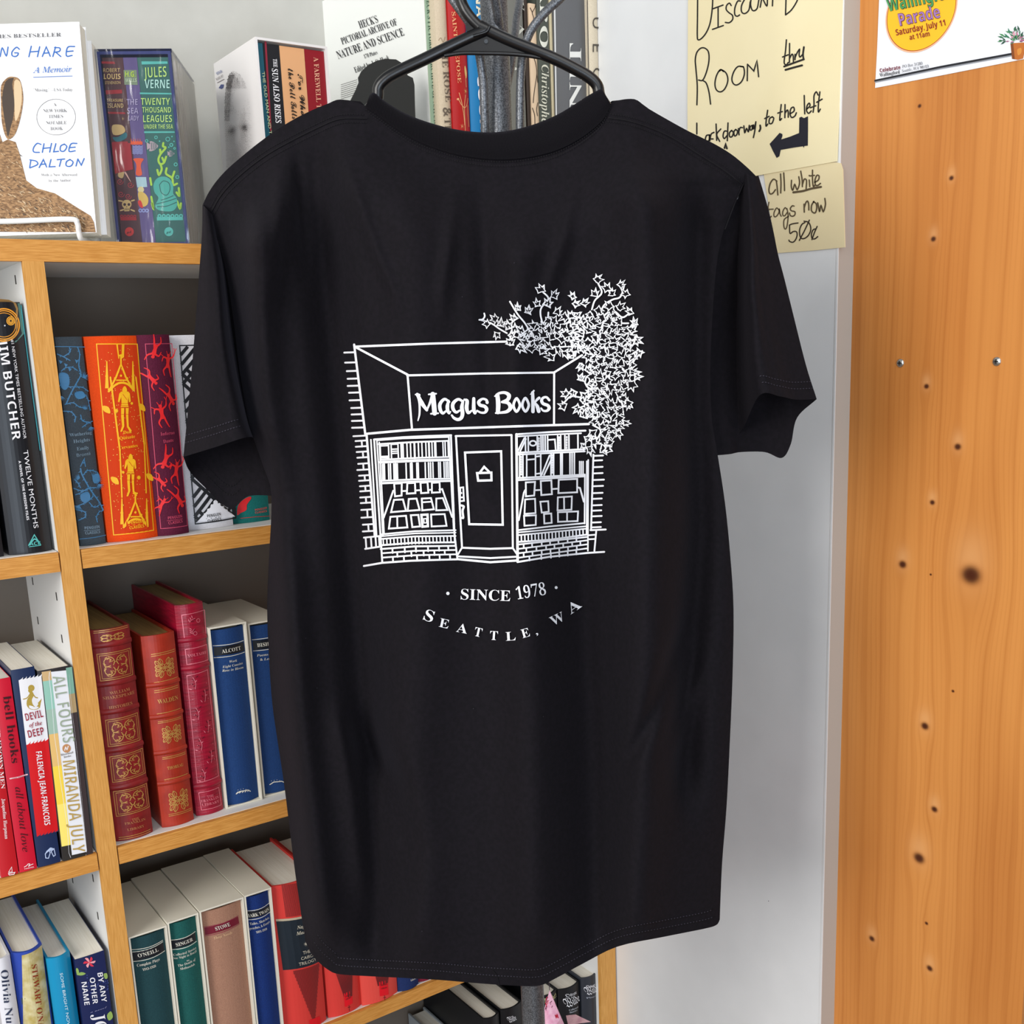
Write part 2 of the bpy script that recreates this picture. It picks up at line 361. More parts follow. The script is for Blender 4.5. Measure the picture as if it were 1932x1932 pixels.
def dback(x, y):
    x = np.asarray(x, float); y = np.asarray(y, float)
    l, r = Lf(y), Rf(y); e = np.clip((2*x-l-r)/(r-l), -1, 1); t = sm((y-Tf(x))/190)
    d = -.05*(1-np.abs(e)**4)*(.22+.78*t)
    f = 0
    for g, y0, y1, s_, a in FF:
        f = f+a*np.exp(-((x-g(y))/s_)**2)*sm((y-y0+70)/140)*sm((y1+90-y)/160)
    return d+2.3*f*(1-np.abs(e)**10)*(.05+.95*t)
def bodyP(x, y, off=0.):
    return sp(x, y, dback(x, y)-np.asarray(off))
def along(c, n):
    c = np.array(c, float); s_ = np.r_[0, np.cumsum(np.linalg.norm(np.diff(c, axis=0), axis=1))]; s_ /= s_[-1]
    t = np.linspace(0, 1, n); return np.stack([np.interp(t, s_, c[:, 0]), np.interp(t, s_, c[:, 1])], 1)
def coons(top, bot, lef, rig, nu, nv):
    T, B, L, R = along(cr(top, 4), nu), along(cr(bot, 4), nu), along(cr(lef, 4), nv), along(cr(rig, 4), nv)
    u = np.linspace(0, 1, nu)[None, :, None]; v = np.linspace(0, 1, nv)[:, None, None]
    return ((1-v)*T[None]+v*B[None]+(1-u)*L[:, None]+u*R[:, None]
            - ((1-u)*(1-v)*T[0]+u*(1-v)*T[-1]+(1-u)*v*B[0]+u*v*B[-1]))
def fabric(name, rib=False):
    m = mat(name, '#100e12', .88, .13, sheen=.03, kind='fine', col2='#141116', scale=260, bump=.12)
    return m
cloth = fabric('black_cotton')
ribm = mat('black_rib_knit', '#0e0c10', .9, .12, sheen=.03)
thread = mat('grey_thread', '#302d36', .8, .2); threadd = mat('dark_thread', '#0d0b0f', .8, .2)
pw = mat('white_screen_print', '#e9e9ee', .6, .3)
hemc = sp(966., 1850., 0.)
shirt = thing('t_shirt', 'black short-sleeved t-shirt with a white bookshop drawing on its back, on a hanger', 't-shirt', hemc)
# back panel, front panel
G2 = coons(TOPC, BOT, LC, RCv, 190, 230)
mbk = MB(); mbk.grid(sp(G2[..., 0], G2[..., 1], dback(G2[..., 0], G2[..., 1])), cloth)
st = Art(lift=.0004); st.step = 6
def dash(art, pts, wd, m, on=3.2, gap=2.6):
    P = resample(cr(pts, 8), .8); s_ = np.r_[0, np.cumsum(np.linalg.norm(np.diff(P, axis=0), axis=1))]
    for a in np.arange(0, s_[-1]-on, on+gap):
        q = np.array([[np.interp(t, s_, P[:, 0]), np.interp(t, s_, P[:, 1])] for t in (a, a+on)])
        art.line(q, wd, m, raw=True, cap=False)
B2 = np.array(BOT, float)
for dy, wd in ((17, 1.5), (31, 1.6)):
    q = [(x+ (9 if x < 620 else (-4 if x > 1340 else 0))*dy/20, y-dy) for x, y in BOT[1:-1]]
    dash(st, q, wd, thread)
    st.line([(x, y+1.6) for x, y in q], 1.2, threadd, smooth=4)
st.line([(930,1832),(937,1840),(941,1857)], 1.6, threadd)
sh_l = [(396,392),(415,360),(445,328),(490,292),(540,262),(600,232),(640,217),(690,216)]
dash(st, sh_l, 1.5, threadd, 3, 2); dash(st, [(x+6, y+15) for x, y in sh_l], 1.5, threadd, 3, 2); st.line([(x+2, y+7) for x, y in sh_l], 2., threadd, smooth=5)
sh_r = [(1150,215),(1185,220),(1225,232),(1270,252),(1320,283),(1370,315),(1402,341)]
dash(st, sh_r, 1.5, threadd, 3, 2); dash(st, [(x-4, y+14) for x, y in sh_r], 1.5, threadd, 3, 2); st.line([(x-2, y+7) for x, y in sh_r], 2., threadd, smooth=5)
st.line([(1404,344),(1387,382),(1368,432)], 2, threadd, smooth=4)
neck = [p for p in TOPC if 690 <= p[0] <= 1152]
dash(st, [(x, y+6) for x, y in neck], 1.5, threadd, 3, 2); dash(st, [(x+(960-x)*.02, y+14) for x, y in neck], 1.5, threadd, 3, 2)
for x, y in ((598,1298),(872,560),(970,496),(1450,1700),(893,1337),(1025,1352),(588,1722),(796,1757),(577,1204)): st.disc((x, y), .9, thread, 5)
st.lay(mbk, bodyP)
o = mbk.build('back_panel', shirt)
FT = [p for p in TOPC if p[0] <= 700]+[(740,290),(800,350),(880,388),(950,395),(1020,388),(1080,350),(1130,280)]+[p for p in TOPC if p[0] >= 1152]
FB = [(x, y-26*math.sin(math.pi*i/(len(BOT)-1))) for i, (x, y) in enumerate(BOT)]
G3 = coons(FT, FB, LC, RCv, 90, 90)
l, r = Lf(G3[..., 1]), Rf(G3[..., 1]); e = np.clip((2*G3[..., 0]-l-r)/(r-l), -1, 1)
d3 = .05*(1-np.abs(e)**3)*(.2+.8*sm((G3[..., 1]-Tf(G3[..., 0]))/200))+.004*np.sin(G3[..., 0]/38.)*(1-np.abs(e)**6)+.0015
b = MB(); b.grid(sp(G3[..., 0], G3[..., 1], d3), cloth); b.build('front_panel', shirt)
# collar
cl = along(cr(neck, 4), 760)
topE = [(698,178),(706,175),(722,188),(745,203),(765,214),(800,228),(850,242),(900,249),(950,248),(1000,237),(1050,217),(1090,193),(1110,180),(1133,168),(1137,170)]
ce = along(cr(topE, 4), 760)
ribz = .00035*np.sin(np.arange(760)*math.pi*2/4.6)
b = MB(); rows = []
for k, t in enumerate(np.linspace(-.04, 1, 9)):
    P = cl*(1-t)+ce*t; d = dback(cl[:, 0], cl[:, 1])-.0028+.010*t*t+(ribz if 0 < k < 8 else 0)-.0022*math.sin(math.pi*max(t, 0))
    rows.append(sp(P[:, 0], P[:, 1], d))
rows.append(sp(ce[:, 0], ce[:, 1]+5, dback(cl[:, 0], cl[:, 1])+.0125))
b.grid(np.array(rows), ribm)
fc = along(cr([(700,182),(745,285),(800,345),(880,382),(950,390),(1020,382),(1080,345),(1125,275),(1136,175)], 4), 200)
fe = along(cr([(706,176),(755,262),(810,318),(885,352),(950,358),(1015,352),(1068,318),(1115,255),(1135,170)], 4), 200)
fd = .012+.04*np.sin(np.linspace(0, math.pi, 200))
b.grid(np.array([sp(fc[:, 0], fc[:, 1], fd), sp((fc+fe)[:, 0]/2, (fc+fe)[:, 1]/2, fd-.002), sp(fe[:, 0], fe[:, 1], fd-.004)]), ribm)
o = b.build('collar', shirt); o['label'] = 'black ribbed knit collar'
# sleeves: columns of (outline, depth profile) lofted sideways
def loft(cols, nr=60, nc=7):
    cs = []
    for c, d in cols:
        p = along(cr(c, 5), nr); dd = np.interp(np.linspace(0, 1, nr), np.linspace(0, 1, len(d)), d); cs.append(np.c_[p, dd])
    cs = np.array(cs); K = len(cs); out = []
    for i in range(nr):
        q = cr(cs[:, i, :], nc); out.append(q)
    A = np.array(out); return A
def sleeve(near, far, hem_cols, stitches):
    b = MB(); A = loft(near); b.grid(sp(A[..., 0], A[..., 1], A[..., 2]), cloth)
    B = loft(far); b.grid(sp(B[..., 0], B[..., 1], B[..., 2]), cloth)
    for src, off, fr, c0, c1, m in stitches:
        S = A if src == 0 else B
        nr = S.shape[0]; k = fr*(nr-1); i = int(k); f = k-i
        row = (S[i]*(1-f)+S[min(i+1, nr-1)]*f)[int(c0*S.shape[1]):int(c1*S.shape[1])]
        row = resample(row[:, :2], 1.) if False else row
        s_ = np.r_[0, np.cumsum(np.linalg.norm(np.diff(row[:, :2], axis=0), axis=1))]
        for a in np.arange(0, s_[-1]-3.2, 5.6):
            q = np.array([[np.interp(t, s_, row[:, j]) for j in range(3)] for t in (a, a+3.2)])
            V = [sp(q[0, 0], q[0, 1]-.8, q[0, 2]-off), sp(q[1, 0], q[1, 1]-.8, q[1, 2]-off), sp(q[1, 0], q[1, 1]+.8, q[1, 2]-off), sp(q[0, 0], q[0, 1]+.8, q[0, 2]-off)]
            b.add(V, [(0, 1, 2, 3)], m)
    return b.build('sleeve', shirt)
outL = [(382,385),(381,440),(376,510),(371,580),(364,670),(356,760),(350,820),(346,862)]
sleeve([(outL, [0, 0, 0]), ([(388,392),(398,560),(402,720),(405,844)], [-.008, -.03, -.042]),
        ([(396,400),(404,450),(412,500),(418,560),(425,640),(436,710),(447,760),(456,800),(466,825)], [-.006, -.03, -.045]),
        ([(402,408),(424,500),(438,600),(452,700),(468,780),(484,832)], [.0, .035, .03]), ([(404,424),(432,502),(452,602),(466,702),(487,802),(514,862)], [.004, .014, .010])],
       [(outL, [0, 0, 0.0]), ([(385,388),(383,600),(370,800),(357,888)], [.006, .02, .02]), ([(388,392),(398,640),(390,820),(384,917)], [.008, .03, .03]), ([(392,398),(420,660),(430,840),(433,959)], [.01, .035, .035]),
        ([(396,402),(440,660),(462,840),(470,936)], [.01, .03, .026]), ([(404,424),(452,602),(487,802),(528,936)], [.004, .014, .012])], None,
       [(0, .0012, .945, 0, .52, thread), (0, .0012, .915, 0, .52, thread), (1, .001, .955, .25, .75, threadd), (1, .001, .925, .3, .75, threadd)])
outR = [(1431,331),(1447,385),(1458,430),(1468,480),(1481,530),(1500,607),(1521,690),(1541,753)]
sleeve([(outR, [0, 0, 0]), ([(1425,332),(1442,450),(1462,570),(1482,680),(1502,754)], [-.005, -.012, -.016]), ([(1417,331),(1430,470),(1440,580),(1456,680),(1472,748)], [-.006, -.024, -.032]),
        ([(1409,328),(1413,400),(1415,470),(1414,540),(1418,600),(1421,660),(1426,705),(1433,746)], [-.006, -.03, -.038]),
        ([(1402,330),(1393,440),(1386,530),(1386,620),(1389,720),(1396,816)], [0, .034, .024]), ([(1388,330),(1366,398),(1350,444),(1341,505),(1332,600),(1328,700),(1330,790),(1340,858)], [.004, .012, .012])],
       [(outR, [0, 0, 0]), ([(1430,342),(1450,480),(1485,640),(1504,788)], [.005, .015, .016]), ([(1427,344),(1440,520),(1470,700),(1492,838)], [.006, .02, .022]), ([(1424,346),(1430,540),(1455,720),(1475,864)], [.008, .025, .028]),
        ([(1418,348),(1415,540),(1430,720),(1443,853)], [.01, .03, .032]), ([(1410,350),(1392,540),(1396,720),(1398,853)], [.01, .03, .026]), ([(1405,352),(1372,540),(1365,720),(1376,857)], [.008, .02, .016]), ([(1388,345),(1350,444),(1332,600),(1330,790),(1340,860)], [.004, .012, .012])], None,
       [(0, .0012, .95, 0, .6, thread), (0, .0012, .92, 0, .6, thread)])
# ---------------------------------------------------------------- the white print on the back
A = Art(lift=.0007); A.step = 6
A.at((620,500), 3.116)
def LN(wd, *ps, smooth=0): A.line(ps, wd, pw, smooth=smooth)
for ps, wd in ((((152,480),(600,462),(1050,450)), 4), (((150,468),(215,990)), 4.2), (((160,484),(465,645)), 4), (((462,649),(900,638),(1328,632)), 3.8), (((1325,632),(1490,530)), 3.8),
               (((464,645),(490,965)), 3.8), (((1326,632),(1325,935)), 3.8), (((215,993),(480,969),(900,955),(1200,945),(1530,935)), 4.2)): LN(wd, *ps)
for x0, x1, y in ((92,150,515),(97,165,574),(107,168,624),(112,175,669),(112,178,711),(120,180,751),(123,185,796),(133,190,841),(135,195,879),(137,200,917),(138,205,957)): LN(3.4, (x0, y), (x1, y-2))
A.at((660,780), 6.0375)
LN(4.2, (190,232), (285,1400)); LN(3, (240,300), (305,1395))
for x, y in zip((40,65,68,78,85,95,85,105,105,115,118,118,125,130,132,148,148), (260,315,380,440,505,575,645,710,768,830,888,958,1022,1100,1188,1268,1345)): LN(3.2, (x, y), (190+(y-232)*.0814, y-8))
for x, y0, y1 in ((135,312,378),(148,437,502),(152,572,642),(168,707,765),(175,827,885),(182,955,1020),(198,1097,1185),(210,1265,1342)): LN(3.2, (x, y0), (x+5, y1))
LN(3.2, (160,1415), (360,1395)); LN(3.4, (175,1543), (360,1515))
for x in (180,240,292,332): LN(3.2, (x, 1413-(x-180)*.08), (x+8, 1535-(x-180)*.1))
LN(3.6, (160,1738), (370,1702), (700,1678), (1000,1668), (1225,1662))
LN(3.4, (275,297), (600,272), (900,257), (1155,248)); LN(3.4, (277,297), (370,1700)); LN(2.6, (308,305), (378,1395)); LN(2.6, (335,330), (390,1362))
LN(3.4, (1152,248), (1192,1370), (1225,1655)); LN(3, (1128,275), (1185,1335)); LN(3.2, (308,305), (600,283), (1130,268)); LN(3.2, (330,350), (700,328), (1122,312))
for y0, y1, w_ in ((528,495,3), (556,528,5), (768,742,3), (796,768,4)): LN(w_, (345, y0), (740, (y0+y1)/2-4), (1150, y1))
sl = lambda x: -.035*(x-345)
for x in (345,440,470,548,585,605,650,690,735,780,820,865,900,935,965,978,1060,1085,1118): LN(2.5 if x not in (585,735,900) else 3.4, (x, 352+sl(x)), (x+6, 524+sl(x)))
LN(2.6, (345,370), (440,366)); LN(2.6, (345,492), (440,488)); LN(2.4, (345,508), (440,504))
for y in (352,408,432,456): LN(2.4, (475, y), (548, y-3))
for x in (350,372,390,440,462,500,520,540,640,690,705,762,778,858,895,918,945,1010,1030,1072,1095,1115,1137): LN(2.6 if x not in (390,520,705) else 3.6, (x, 580+sl(x)), (x+5, 752+sl(x)))
LN(3.2, (495,880), (385,1190)); LN(3.2, (1020,868), (1052,862), (1165,1180))
def bx(*ps, wd=3.2): A.line(ps, wd, pw, closed=True)
bx((505,800),(592,795),(590,935),(515,945)); bx((655,795),(742,790),(747,908),(650,914)); bx((805,790),(885,785),(895,903),(812,908)); bx((935,790),(1022,785),(1027,898),(935,903))
for a, c in (((595,885),(650,882)), ((745,877),(808,874)), ((890,872),(935,869))): LN(3, a, c)
bx((503,985),(605,980),(640,1110),(470,1125)); bx((672,975),(760,970),(795,1100),(660,1110)); bx((820,970),(925,965),(957,1092),(825,1104)); LN(2.8, (830,1012), (935,1005)); bx((985,970),(1060,965),(1112,1100),(985,1104))
bx((462,1178),(640,1166),(656,1298),(445,1312)); LN(3, (540,1172), (542,1302)); bx((695,1160),(780,1156),(800,1287),(712,1295)); bx((815,1156),(885,1152),(890,1285),(828,1290), wd=4.2); bx((842,1200),(872,1198),(875,1245),(846,1248), wd=2); bx((925,1152),(1080,1147),(1102,1280),(932,1288))
for ya, yb, w_ in ((1378,1330,3), (1400,1358,2.6), (1430,1396,3), (1502,1468,3.4), (1545,1508,3.4)): LN(w_, (352, ya), (740, (ya+yb)/2-12), (1205, yb))
for i in range(21):
    x = 380+i*40.5; LN(2.4, (x, 1428-(x-380)*.045), (x+4, 1502-(x-380)*.045))
for k, (ya, yb) in enumerate(((1592,1555), (1642,1605))): LN(3, (378, ya), (740, (ya+yb)/2-8), (1215, yb))
for y0, xs in ((1545, (485,625,752,890,1015,1120)), (1592, (540,700,840,962,1080)), (1642, (490,615,765,905,1022,1140))):
    for x in xs: LN(3, (x, y0-(x-378)*.048), (x+3, y0+50-(x-378)*.048))
LN(3.6, (1205,258), (1843,246)); LN(3.6, (1209,258), (1278,1530)); LN(3.6, (1842,246), (1857,1532)); LN(3.6, (1278,1530), (1600,1542), (1857,1534)); LN(3.2, (1276,1532), (1232,1605)); LN(3.2, (1858,1536), (1905,1604))
LN(3.4, (1232,1628), (1600,1648), (1905,1632)); LN(4, (1228,1660), (1600,1695), (1910,1675))
bx((1312,446),(1724,431),(1742,1268),(1360,1262), wd=4); bx((1450,680),(1612,674),(1614,762),(1462,766), wd=4.2); LN(4, (1482,672), (1530,608), (1588,665))
bx((1258,846),(1292,842),(1300,995),(1255,1000), wd=3); LN(3, (1270,905), (1272,908)); LN(3, (1262,958), (1296,955)); LN(4, (1270,1048), (1298,1062), (1284,1110), (1292,1185), (1276,1190), smooth=4)
A.at((920,780), 6.0375)
LN(4.6, (328,238), (342,1690)); LN(3.4, (328,238), (700,213), (1115,196)); LN(2.8, (342,262), (700,242), (1065,226))
for y0, y1, w_ in ((448,408,3.6), (470,432,3), (736,697,3.2), (760,716,3.4)): LN(w_, (340, y0), (1108, y1))
s2 = lambda x: -.045*(x-340)
for x in (430,462,565,608,630,655,683,798,832,880,925,1028): LN(2.8, (x, 275+s2(x)), (x+2, 440+s2(x)))
for x in (585,815,902):
    for k in range(5): LN(2.6, (x, 290+s2(x)+k*30), (x, 304+s2(x)+k*30))
LN(3, (345,428), (418,282)); LN(3, (372,428), (436,292)); A.ring((516,340), 36, 3, pw, 18, 28); LN(3, (690,302), (766,296), (776,412))
for x in (365,402,445,545,605,722,752,832,850,938,962,988): LN(2.8, (x, 480+s2(x)), (x, 732+s2(x)))
for k in range(8): LN(2.4, (383, 490+k*28), (383, 504+k*28)); LN(2.4, (737, 470+k*28), (737, 484+k*28))
LN(2.8, (455,528), (540,520)); LN(2.8, (550,492), (602,486)); LN(2.8, (555,688), (602,682)); LN(3, (615,702), (705,480)); LN(3, (642,702), (722,532))
for x in (1048,1068,1088): LN(2.6, (x, 548), (x, 692))
LN(3, (428,872), (412,905), (356,1215)); LN(3.4, (1020,842), (1052,850), (1096,1005))
bx((435,786),(540,780),(530,935),(436,945)); bx((605,770),(726,762),(732,920),(612,930)); bx((810,756),(1020,746),(1020,898),(806,908)); LN(3, (540,875), (602,872)); LN(3, (735,862), (806,857))
bx((427,980),(540,972),(546,1135),(420,1145), wd=3); bx((600,1006),(690,1000),(696,1120),(616,1130), wd=3); bx((800,956),(960,946),(955,1096),(796,1105), wd=3); LN(3, (870,950), (872,1100))
bx((415,1166),(550,1160),(548,1270),(420,1280), wd=3); bx((642,1146),(725,1140),(730,1246),(646,1254), wd=3); bx((800,1126),(1030,1116),(1025,1226),(802,1235), wd=3); LN(3, (905,1122), (905,1230))
LN(2.8, (1108,700), (1104,1255)); LN(2.8, (1130,545), (1128,1300)); LN(2.8, (1146,530), (1142,1565))
for pts, w_ in ((((345,1330),(700,1288),(1105,1250)), 3), (((345,1356),(1125,1285)), 2.6), (((340,1388),(1135,1312)), 2.8), (((340,1464),(700,1440),(1135,1380)), 3.2), (((345,1494),(1130,1408)), 3), (((345,1544),(1130,1446)), 2.8), (((345,1594),(1130,1492)), 2.8), (((345,1645),(1130,1538)), 2.8), (((345,1692),(700,1634),(1130,1590),(1328,1577)), 3.4)): LN(w_, *pts)
for i in range(21):
    x = 345+i*39.; LN(2.6, (x, 1388-(x-340)*.096), (x+2, 1464-(x-340)*.105))
for y0, xs in ((1494, (410,505,615,710,805,910,1010)), (1544, (440,555,665,760,860,962,1055)), (1594, (410,510,615,715,815,915,1015)), (1645, (475,610,720,815,912,1010))):
    for x in xs: LN(2.8, (x, y0-(x-345)*.125), (x+2, y0+48-(x-345)*.13))
LN(3.4, (1205,470), (1178,1330))
for x, y in zip((1315,1305,1310,1310,1325,1315,1310,1300,1300,1295,1300,1290,1290), (482,536,611,682,757,828,907,972,1046,1107,1171,1242,1297)): LN(3.2, (1203-(y-470)*.031, y+2), (x, y-3))
LN(3.4, (1172,1330), (1345,1322)); LN(3.2, (1238,1330), (1216,1572)); LN(3, (1148,1388), (1222,1382)); LN(3, (1148,1434), (1222,1430))
# sign lettering, drawn stroke by stroke
A.at((760,720), 6.232)
def SW(ps, *w_, closed=False): A.line(ps, [t*1.22/6.232 for t in w_], pw, smooth=5, closed=closed) if not closed else A.line(ps, w_[0]*1.25/6.232, pw, smooth=5, closed=True)
SW([(150,152),(192,158)], 14, 26); SW([(182,160),(196,260),(196,380),(178,458)], 32, 20, 18, 10); SW([(170,150),(222,250),(282,335)], 30, 40, 26); SW([(282,338),(318,250),(345,160)], 16, 22, 24); SW([(352,148),(364,260),(374,372)], 46, 46, 46); SW([(305,150),(392,142)], 16, 16); SW([(330,378),(416,372)], 16, 16)
SW([(545,238),(490,206),(438,262),(440,330),(470,372),(508,345)], 22, 26, 34, 34, 26, 18); SW([(538,225),(524,290),(528,340),(545,372),(562,352)], 22, 36, 34, 22, 12)
SW([(705,232),(650,208),(592,255),(590,318),(626,360),(668,340)], 22, 26, 34, 34, 26, 18); SW([(708,228),(694,300),(702,372),(688,425),(648,446),(602,428),(575,395)], 22, 36, 36, 34, 30, 26, 18)
SW([(722,210),(755,228),(750,310),(770,366),(812,340)], 16, 34, 36, 28, 16); SW([(834,200),(834,320),(848,370),(868,350)], 30, 36, 26, 12)
SW([(992,246),(980,214),(935,204),(893,238),(908,275),(962,292),(986,326),(966,362),(918,364),(873,342)], 30, 22, 22, 32, 32, 32, 34, 24, 20, 18)
SW([(1112,160),(1122,260),(1118,360)], 40, 44, 40); SW([(1082,172),(1130,138),(1200,130),(1248,162),(1232,212),(1165,240)], 14, 24, 28, 38, 34, 22); SW([(1165,240),(1238,252),(1266,305),(1228,350),(1160,364),(1092,370)], 22, 32, 40, 32, 24, 16)
SW([(1340,198),(1374,262),(1368,310),(1336,352),(1304,300),(1308,246)], 24, closed=True); SW([(1442,194),(1478,258),(1474,306),(1442,350),(1408,298),(1410,244)], 24, closed=True)
SW([(1500,150),(1540,108)], 8, 18); SW([(1526,130),(1530,240),(1530,352)], 30, 34, 34); SW([(1602,192),(1575,215),(1545,258)], 28, 24, 14); SW([(1552,250),(1580,290),(1598,348)], 20, 34, 36)
SW([(1722,218),(1690,184),(1648,192),(1632,226),(1652,260),(1704,280),(1720,312),(1696,342),(1652,342),(1626,314)], 24, 22, 24, 30, 30, 30, 32, 24, 20, 18)
# words under the shop
A.at((760,1060), 5.084)
A.text('SINCE', (555,360), (1030,377), 104, pw, 'serifb', off=-.004); A.text('1978', (1098,362), (1378,315), 122, pw, 'serifb', off=-.008)
A.disc((432,303), 16, pw); A.disc((1471,247), 14, pw)
for ch, p0, p1, h in (('S',(192,552),(276,584),112),('E',(343,622),(432,642),88),('A',(510,670),(612,690),88),('T',(680,708),(748,724),88),('T',(834,747),(908,752),88),('L',(990,758),(1084,752),86),('E',(1150,733),(1224,712),86),(',',(1278,700),(1300,694),86),('W',(1438,616),(1562,556),92),('A',(1612,506),(1722,428),98)):
    A.text(ch, p0, p1, h, pw, 'serifb', off=-.004)
# ivy
A.at((880,500), 5.367); rnd = random.Random(7)
def inside(p, P):
    x, y = p; c = False; n = len(P); j = n-1
    for i in range(n):
        if (P[i][1] > y) != (P[j][1] > y) and x < (P[j][0]-P[i][0])*(y-P[i][1])/(P[j][1]-P[i][1])+P[i][0]: c = not c
        j = i
    return c
R1 = [(410,690),(500,640),(570,660),(650,600),(770,560),(880,540),(1000,520),(1130,500),(1200,560),(1200,880),(1060,930),(900,850),(760,860),(560,850),(420,810)]
R2 = [(1220,500),(1300,430),(1480,440),(1560,540),(1640,640),(1690,760),(1700,900),(1700,1130),(1640,1300),(1620,1440),(1590,1620),(1500,1740),(1430,1860),(1190,1880),(1180,1760),(1290,1600),(1140,1500),(1120,1380),(1250,1280),(1350,1260),(1230,1130),(1250,960),(1190,880)]
BR = [[(1270,450),(1300,360),(1370,280),(1330,180)],[(1360,470),(1400,400),(1480,350),(1560,320),(1600,200)],[(1360,560),(1420,490),(1500,470),(1580,530),(1660,480)],[(690,760),(600,600),(520,500),(440,370)],[(770,590),(750,500),(760,430),(830,340),(760,260)],[(410,690),(340,650),(250,590),(140,555)],[(1500,700),(1480,600),(1640,590)],[(1580,860),(1620,800),(1740,750)],[(1700,960),(1730,930),(1780,870)],[(1200,1190),(1230,1240),(1300,1260)],[(1200,1190),(1220,1130),(1290,1110)],[(960,1430),(1010,1370),(1060,1330),(1150,1340)],[(690,770),(800,830),(960,830),(1100,820),(1200,880)],[(1380,860),(1330,760),(1380,600),(1440,500)],[(1250,1290),(1280,1420),(1400,1520),(1440,1600)],[(1280,1620),(1360,1680),(1300,1800)],[(1160,1440),(1240,1420),(1300,1480)],[(1010,590),(1090,560),(1150,480)],[(800,690),(820,600),(830,480)]]
for q in BR: A.line(q, 3., pw, smooth=5)
LF = np.array([(0,-1.4),(.27,-.6),(.36,-.42),(1.02,-.72),(.62,-.02),(.82,.42),(0,.34),(-.82,.42),(-.62,-.02),(-1.02,-.72),(-.36,-.42),(-.27,-.6)])
def leaf(x, y, r, a, wd=2.5):
    c, s_ = math.cos(a), math.sin(a); P = (LF+np.array([[rnd.uniform(-.14, .14), rnd.uniform(-.14, .14)] for _ in LF]))*[r*rnd.uniform(.6, .95), r]; P = P @ np.array([[c, s_], [-s_, c]])+(x, y)
    A.poly(P, cloth); A.line(P, wd, pw, closed=True)
    A.line([P[6]*1.25-np.array((x, y))*.25, np.array((x, y))*.75+P[6]*.25, (x, y)], 1.9, pw)
pts = []
for P in (R1, R2):
    xs = [p[0] for p in P]; ys = [p[1] for p in P]; tr = 0
    while tr < 5000:
        tr += 1; p = (rnd.uniform(min(xs), max(xs)), rnd.uniform(min(ys), max(ys)))
        if inside(p, P) and all((p[0]-q[0])**2+(p[1]-q[1])**2 > 66**2 for q in pts): pts.append(p)
for p in pts: leaf(p[0], p[1], rnd.uniform(46, 62), rnd.uniform(0, 6.28), 2.4)
for p in [(1325,150),(1425,240),(1300,300),(1560,205),(1615,300),(1475,290),(1450,420),(1550,430),(1660,480),(1100,400),(1195,390),(1080,320),(890,310),(755,255),(820,390),(720,400),(625,470),(520,440),(480,545),(290,550),(210,600),(345,600),(310,700),(430,620),(920,480),(1060,520),(1705,590),(1670,660),(1725,760),(1640,840),(1750,880),(1160,1020),(1230,1070),(1160,1150),(1255,1200),(1010,1310),(985,1430),(1085,1290),(1200,1310),(865,935),(765,870),(1050,900),(1720,1130),(1640,1400),(1610,1600),(1540,1700),(1440,1860)]: leaf(p[0], p[1], rnd.uniform(40, 50), rnd.uniform(-1, 1) if p[1] < 700 else rnd.uniform(0, 6.28), 2.7)
A.line([(130,555),(165,550),(185,520),(180,490)], 3, pw, smooth=4)
b = MB(); A.lay(b, bodyP); o = b.build('back_print', shirt); o['label'] = 'white line drawing of a bookshop front with ivy and lettering'
# ---------------------------------------------------------------- hanger
hm = mat('black_plastic', '#0e0e10', .3, .5); hgl = .012
def hp(x, y, d): return sp(np.asarray(x, float), np.asarray(y, float), np.asarray(d, float)+0*np.asarray(x, float))
def htube(mb, pts, r, dz, m=hm, seg=14):
    P = resample(cr(pts, 8), 5); d = np.interp(np.arange(len(P)), np.linspace(0, len(P)-1, len(dz)), dz); mb.tube(hp(P[:, 0], P[:, 1], d), r, m, seg)
ho = sp(905., 60., 0.)
hang = thing('coat_hanger', 'black plastic coat hanger holding the black t-shirt', 'hanger', ho)
b = MB()
htube(b, [(905,50),(960,76),(1040,108),(1085,130),(1112,146),(1127,162),(1136,190),(1180,240),(1290,312),(1390,375)], .0048, [.0, .0, .002, .004, .006, .008])
htube(b, [(915,58),(870,78),(800,112),(745,138),(724,152),(714,166),(706,196),(645,248),(525,322),(425,395)], .0048, [.0, .0, .002, .004, .006, .008])
b.build('shoulder_arms', hang)
b = MB(); P = np.array([(880,28),(893,42),(910,52),(960,76),(1024,108),(990,104),(955,101),(910,100),(870,100),(836,106),(800,114),(870,80),(892,68),(879,58)], float)
a0 = hp(P[:, 0], P[:, 1], -.0012); b.prism(a0, (hp(np.array([900.]), np.array([80.]), .003)-hp(np.array([900.]), np.array([80.]), -.0012))[0], hm)
htube(b, [(838,105),(870,100.5),(910,100.5),(955,101.5),(992,104.5),(1022,109)], .0016, [-.001, -.001])
htube(b, [(893,68),(917,60),(924,50)], .0012, [-.0045, -.005]); b.tube(hp(np.array([917., 917.]), np.array([78., 78.4]), np.array([-.0024, -.0002])), .0016, hm, 10)
b.build('centre_web', hang)
b = MB(); htube(b, [(905,51),(890,36),(876,16),(868,-8),(868,-40),(882,-72),(914,-86),(944,-74),(952,-52)], .0044, [.0, .0, .003, .008, .012]); b.build('hook', hang)
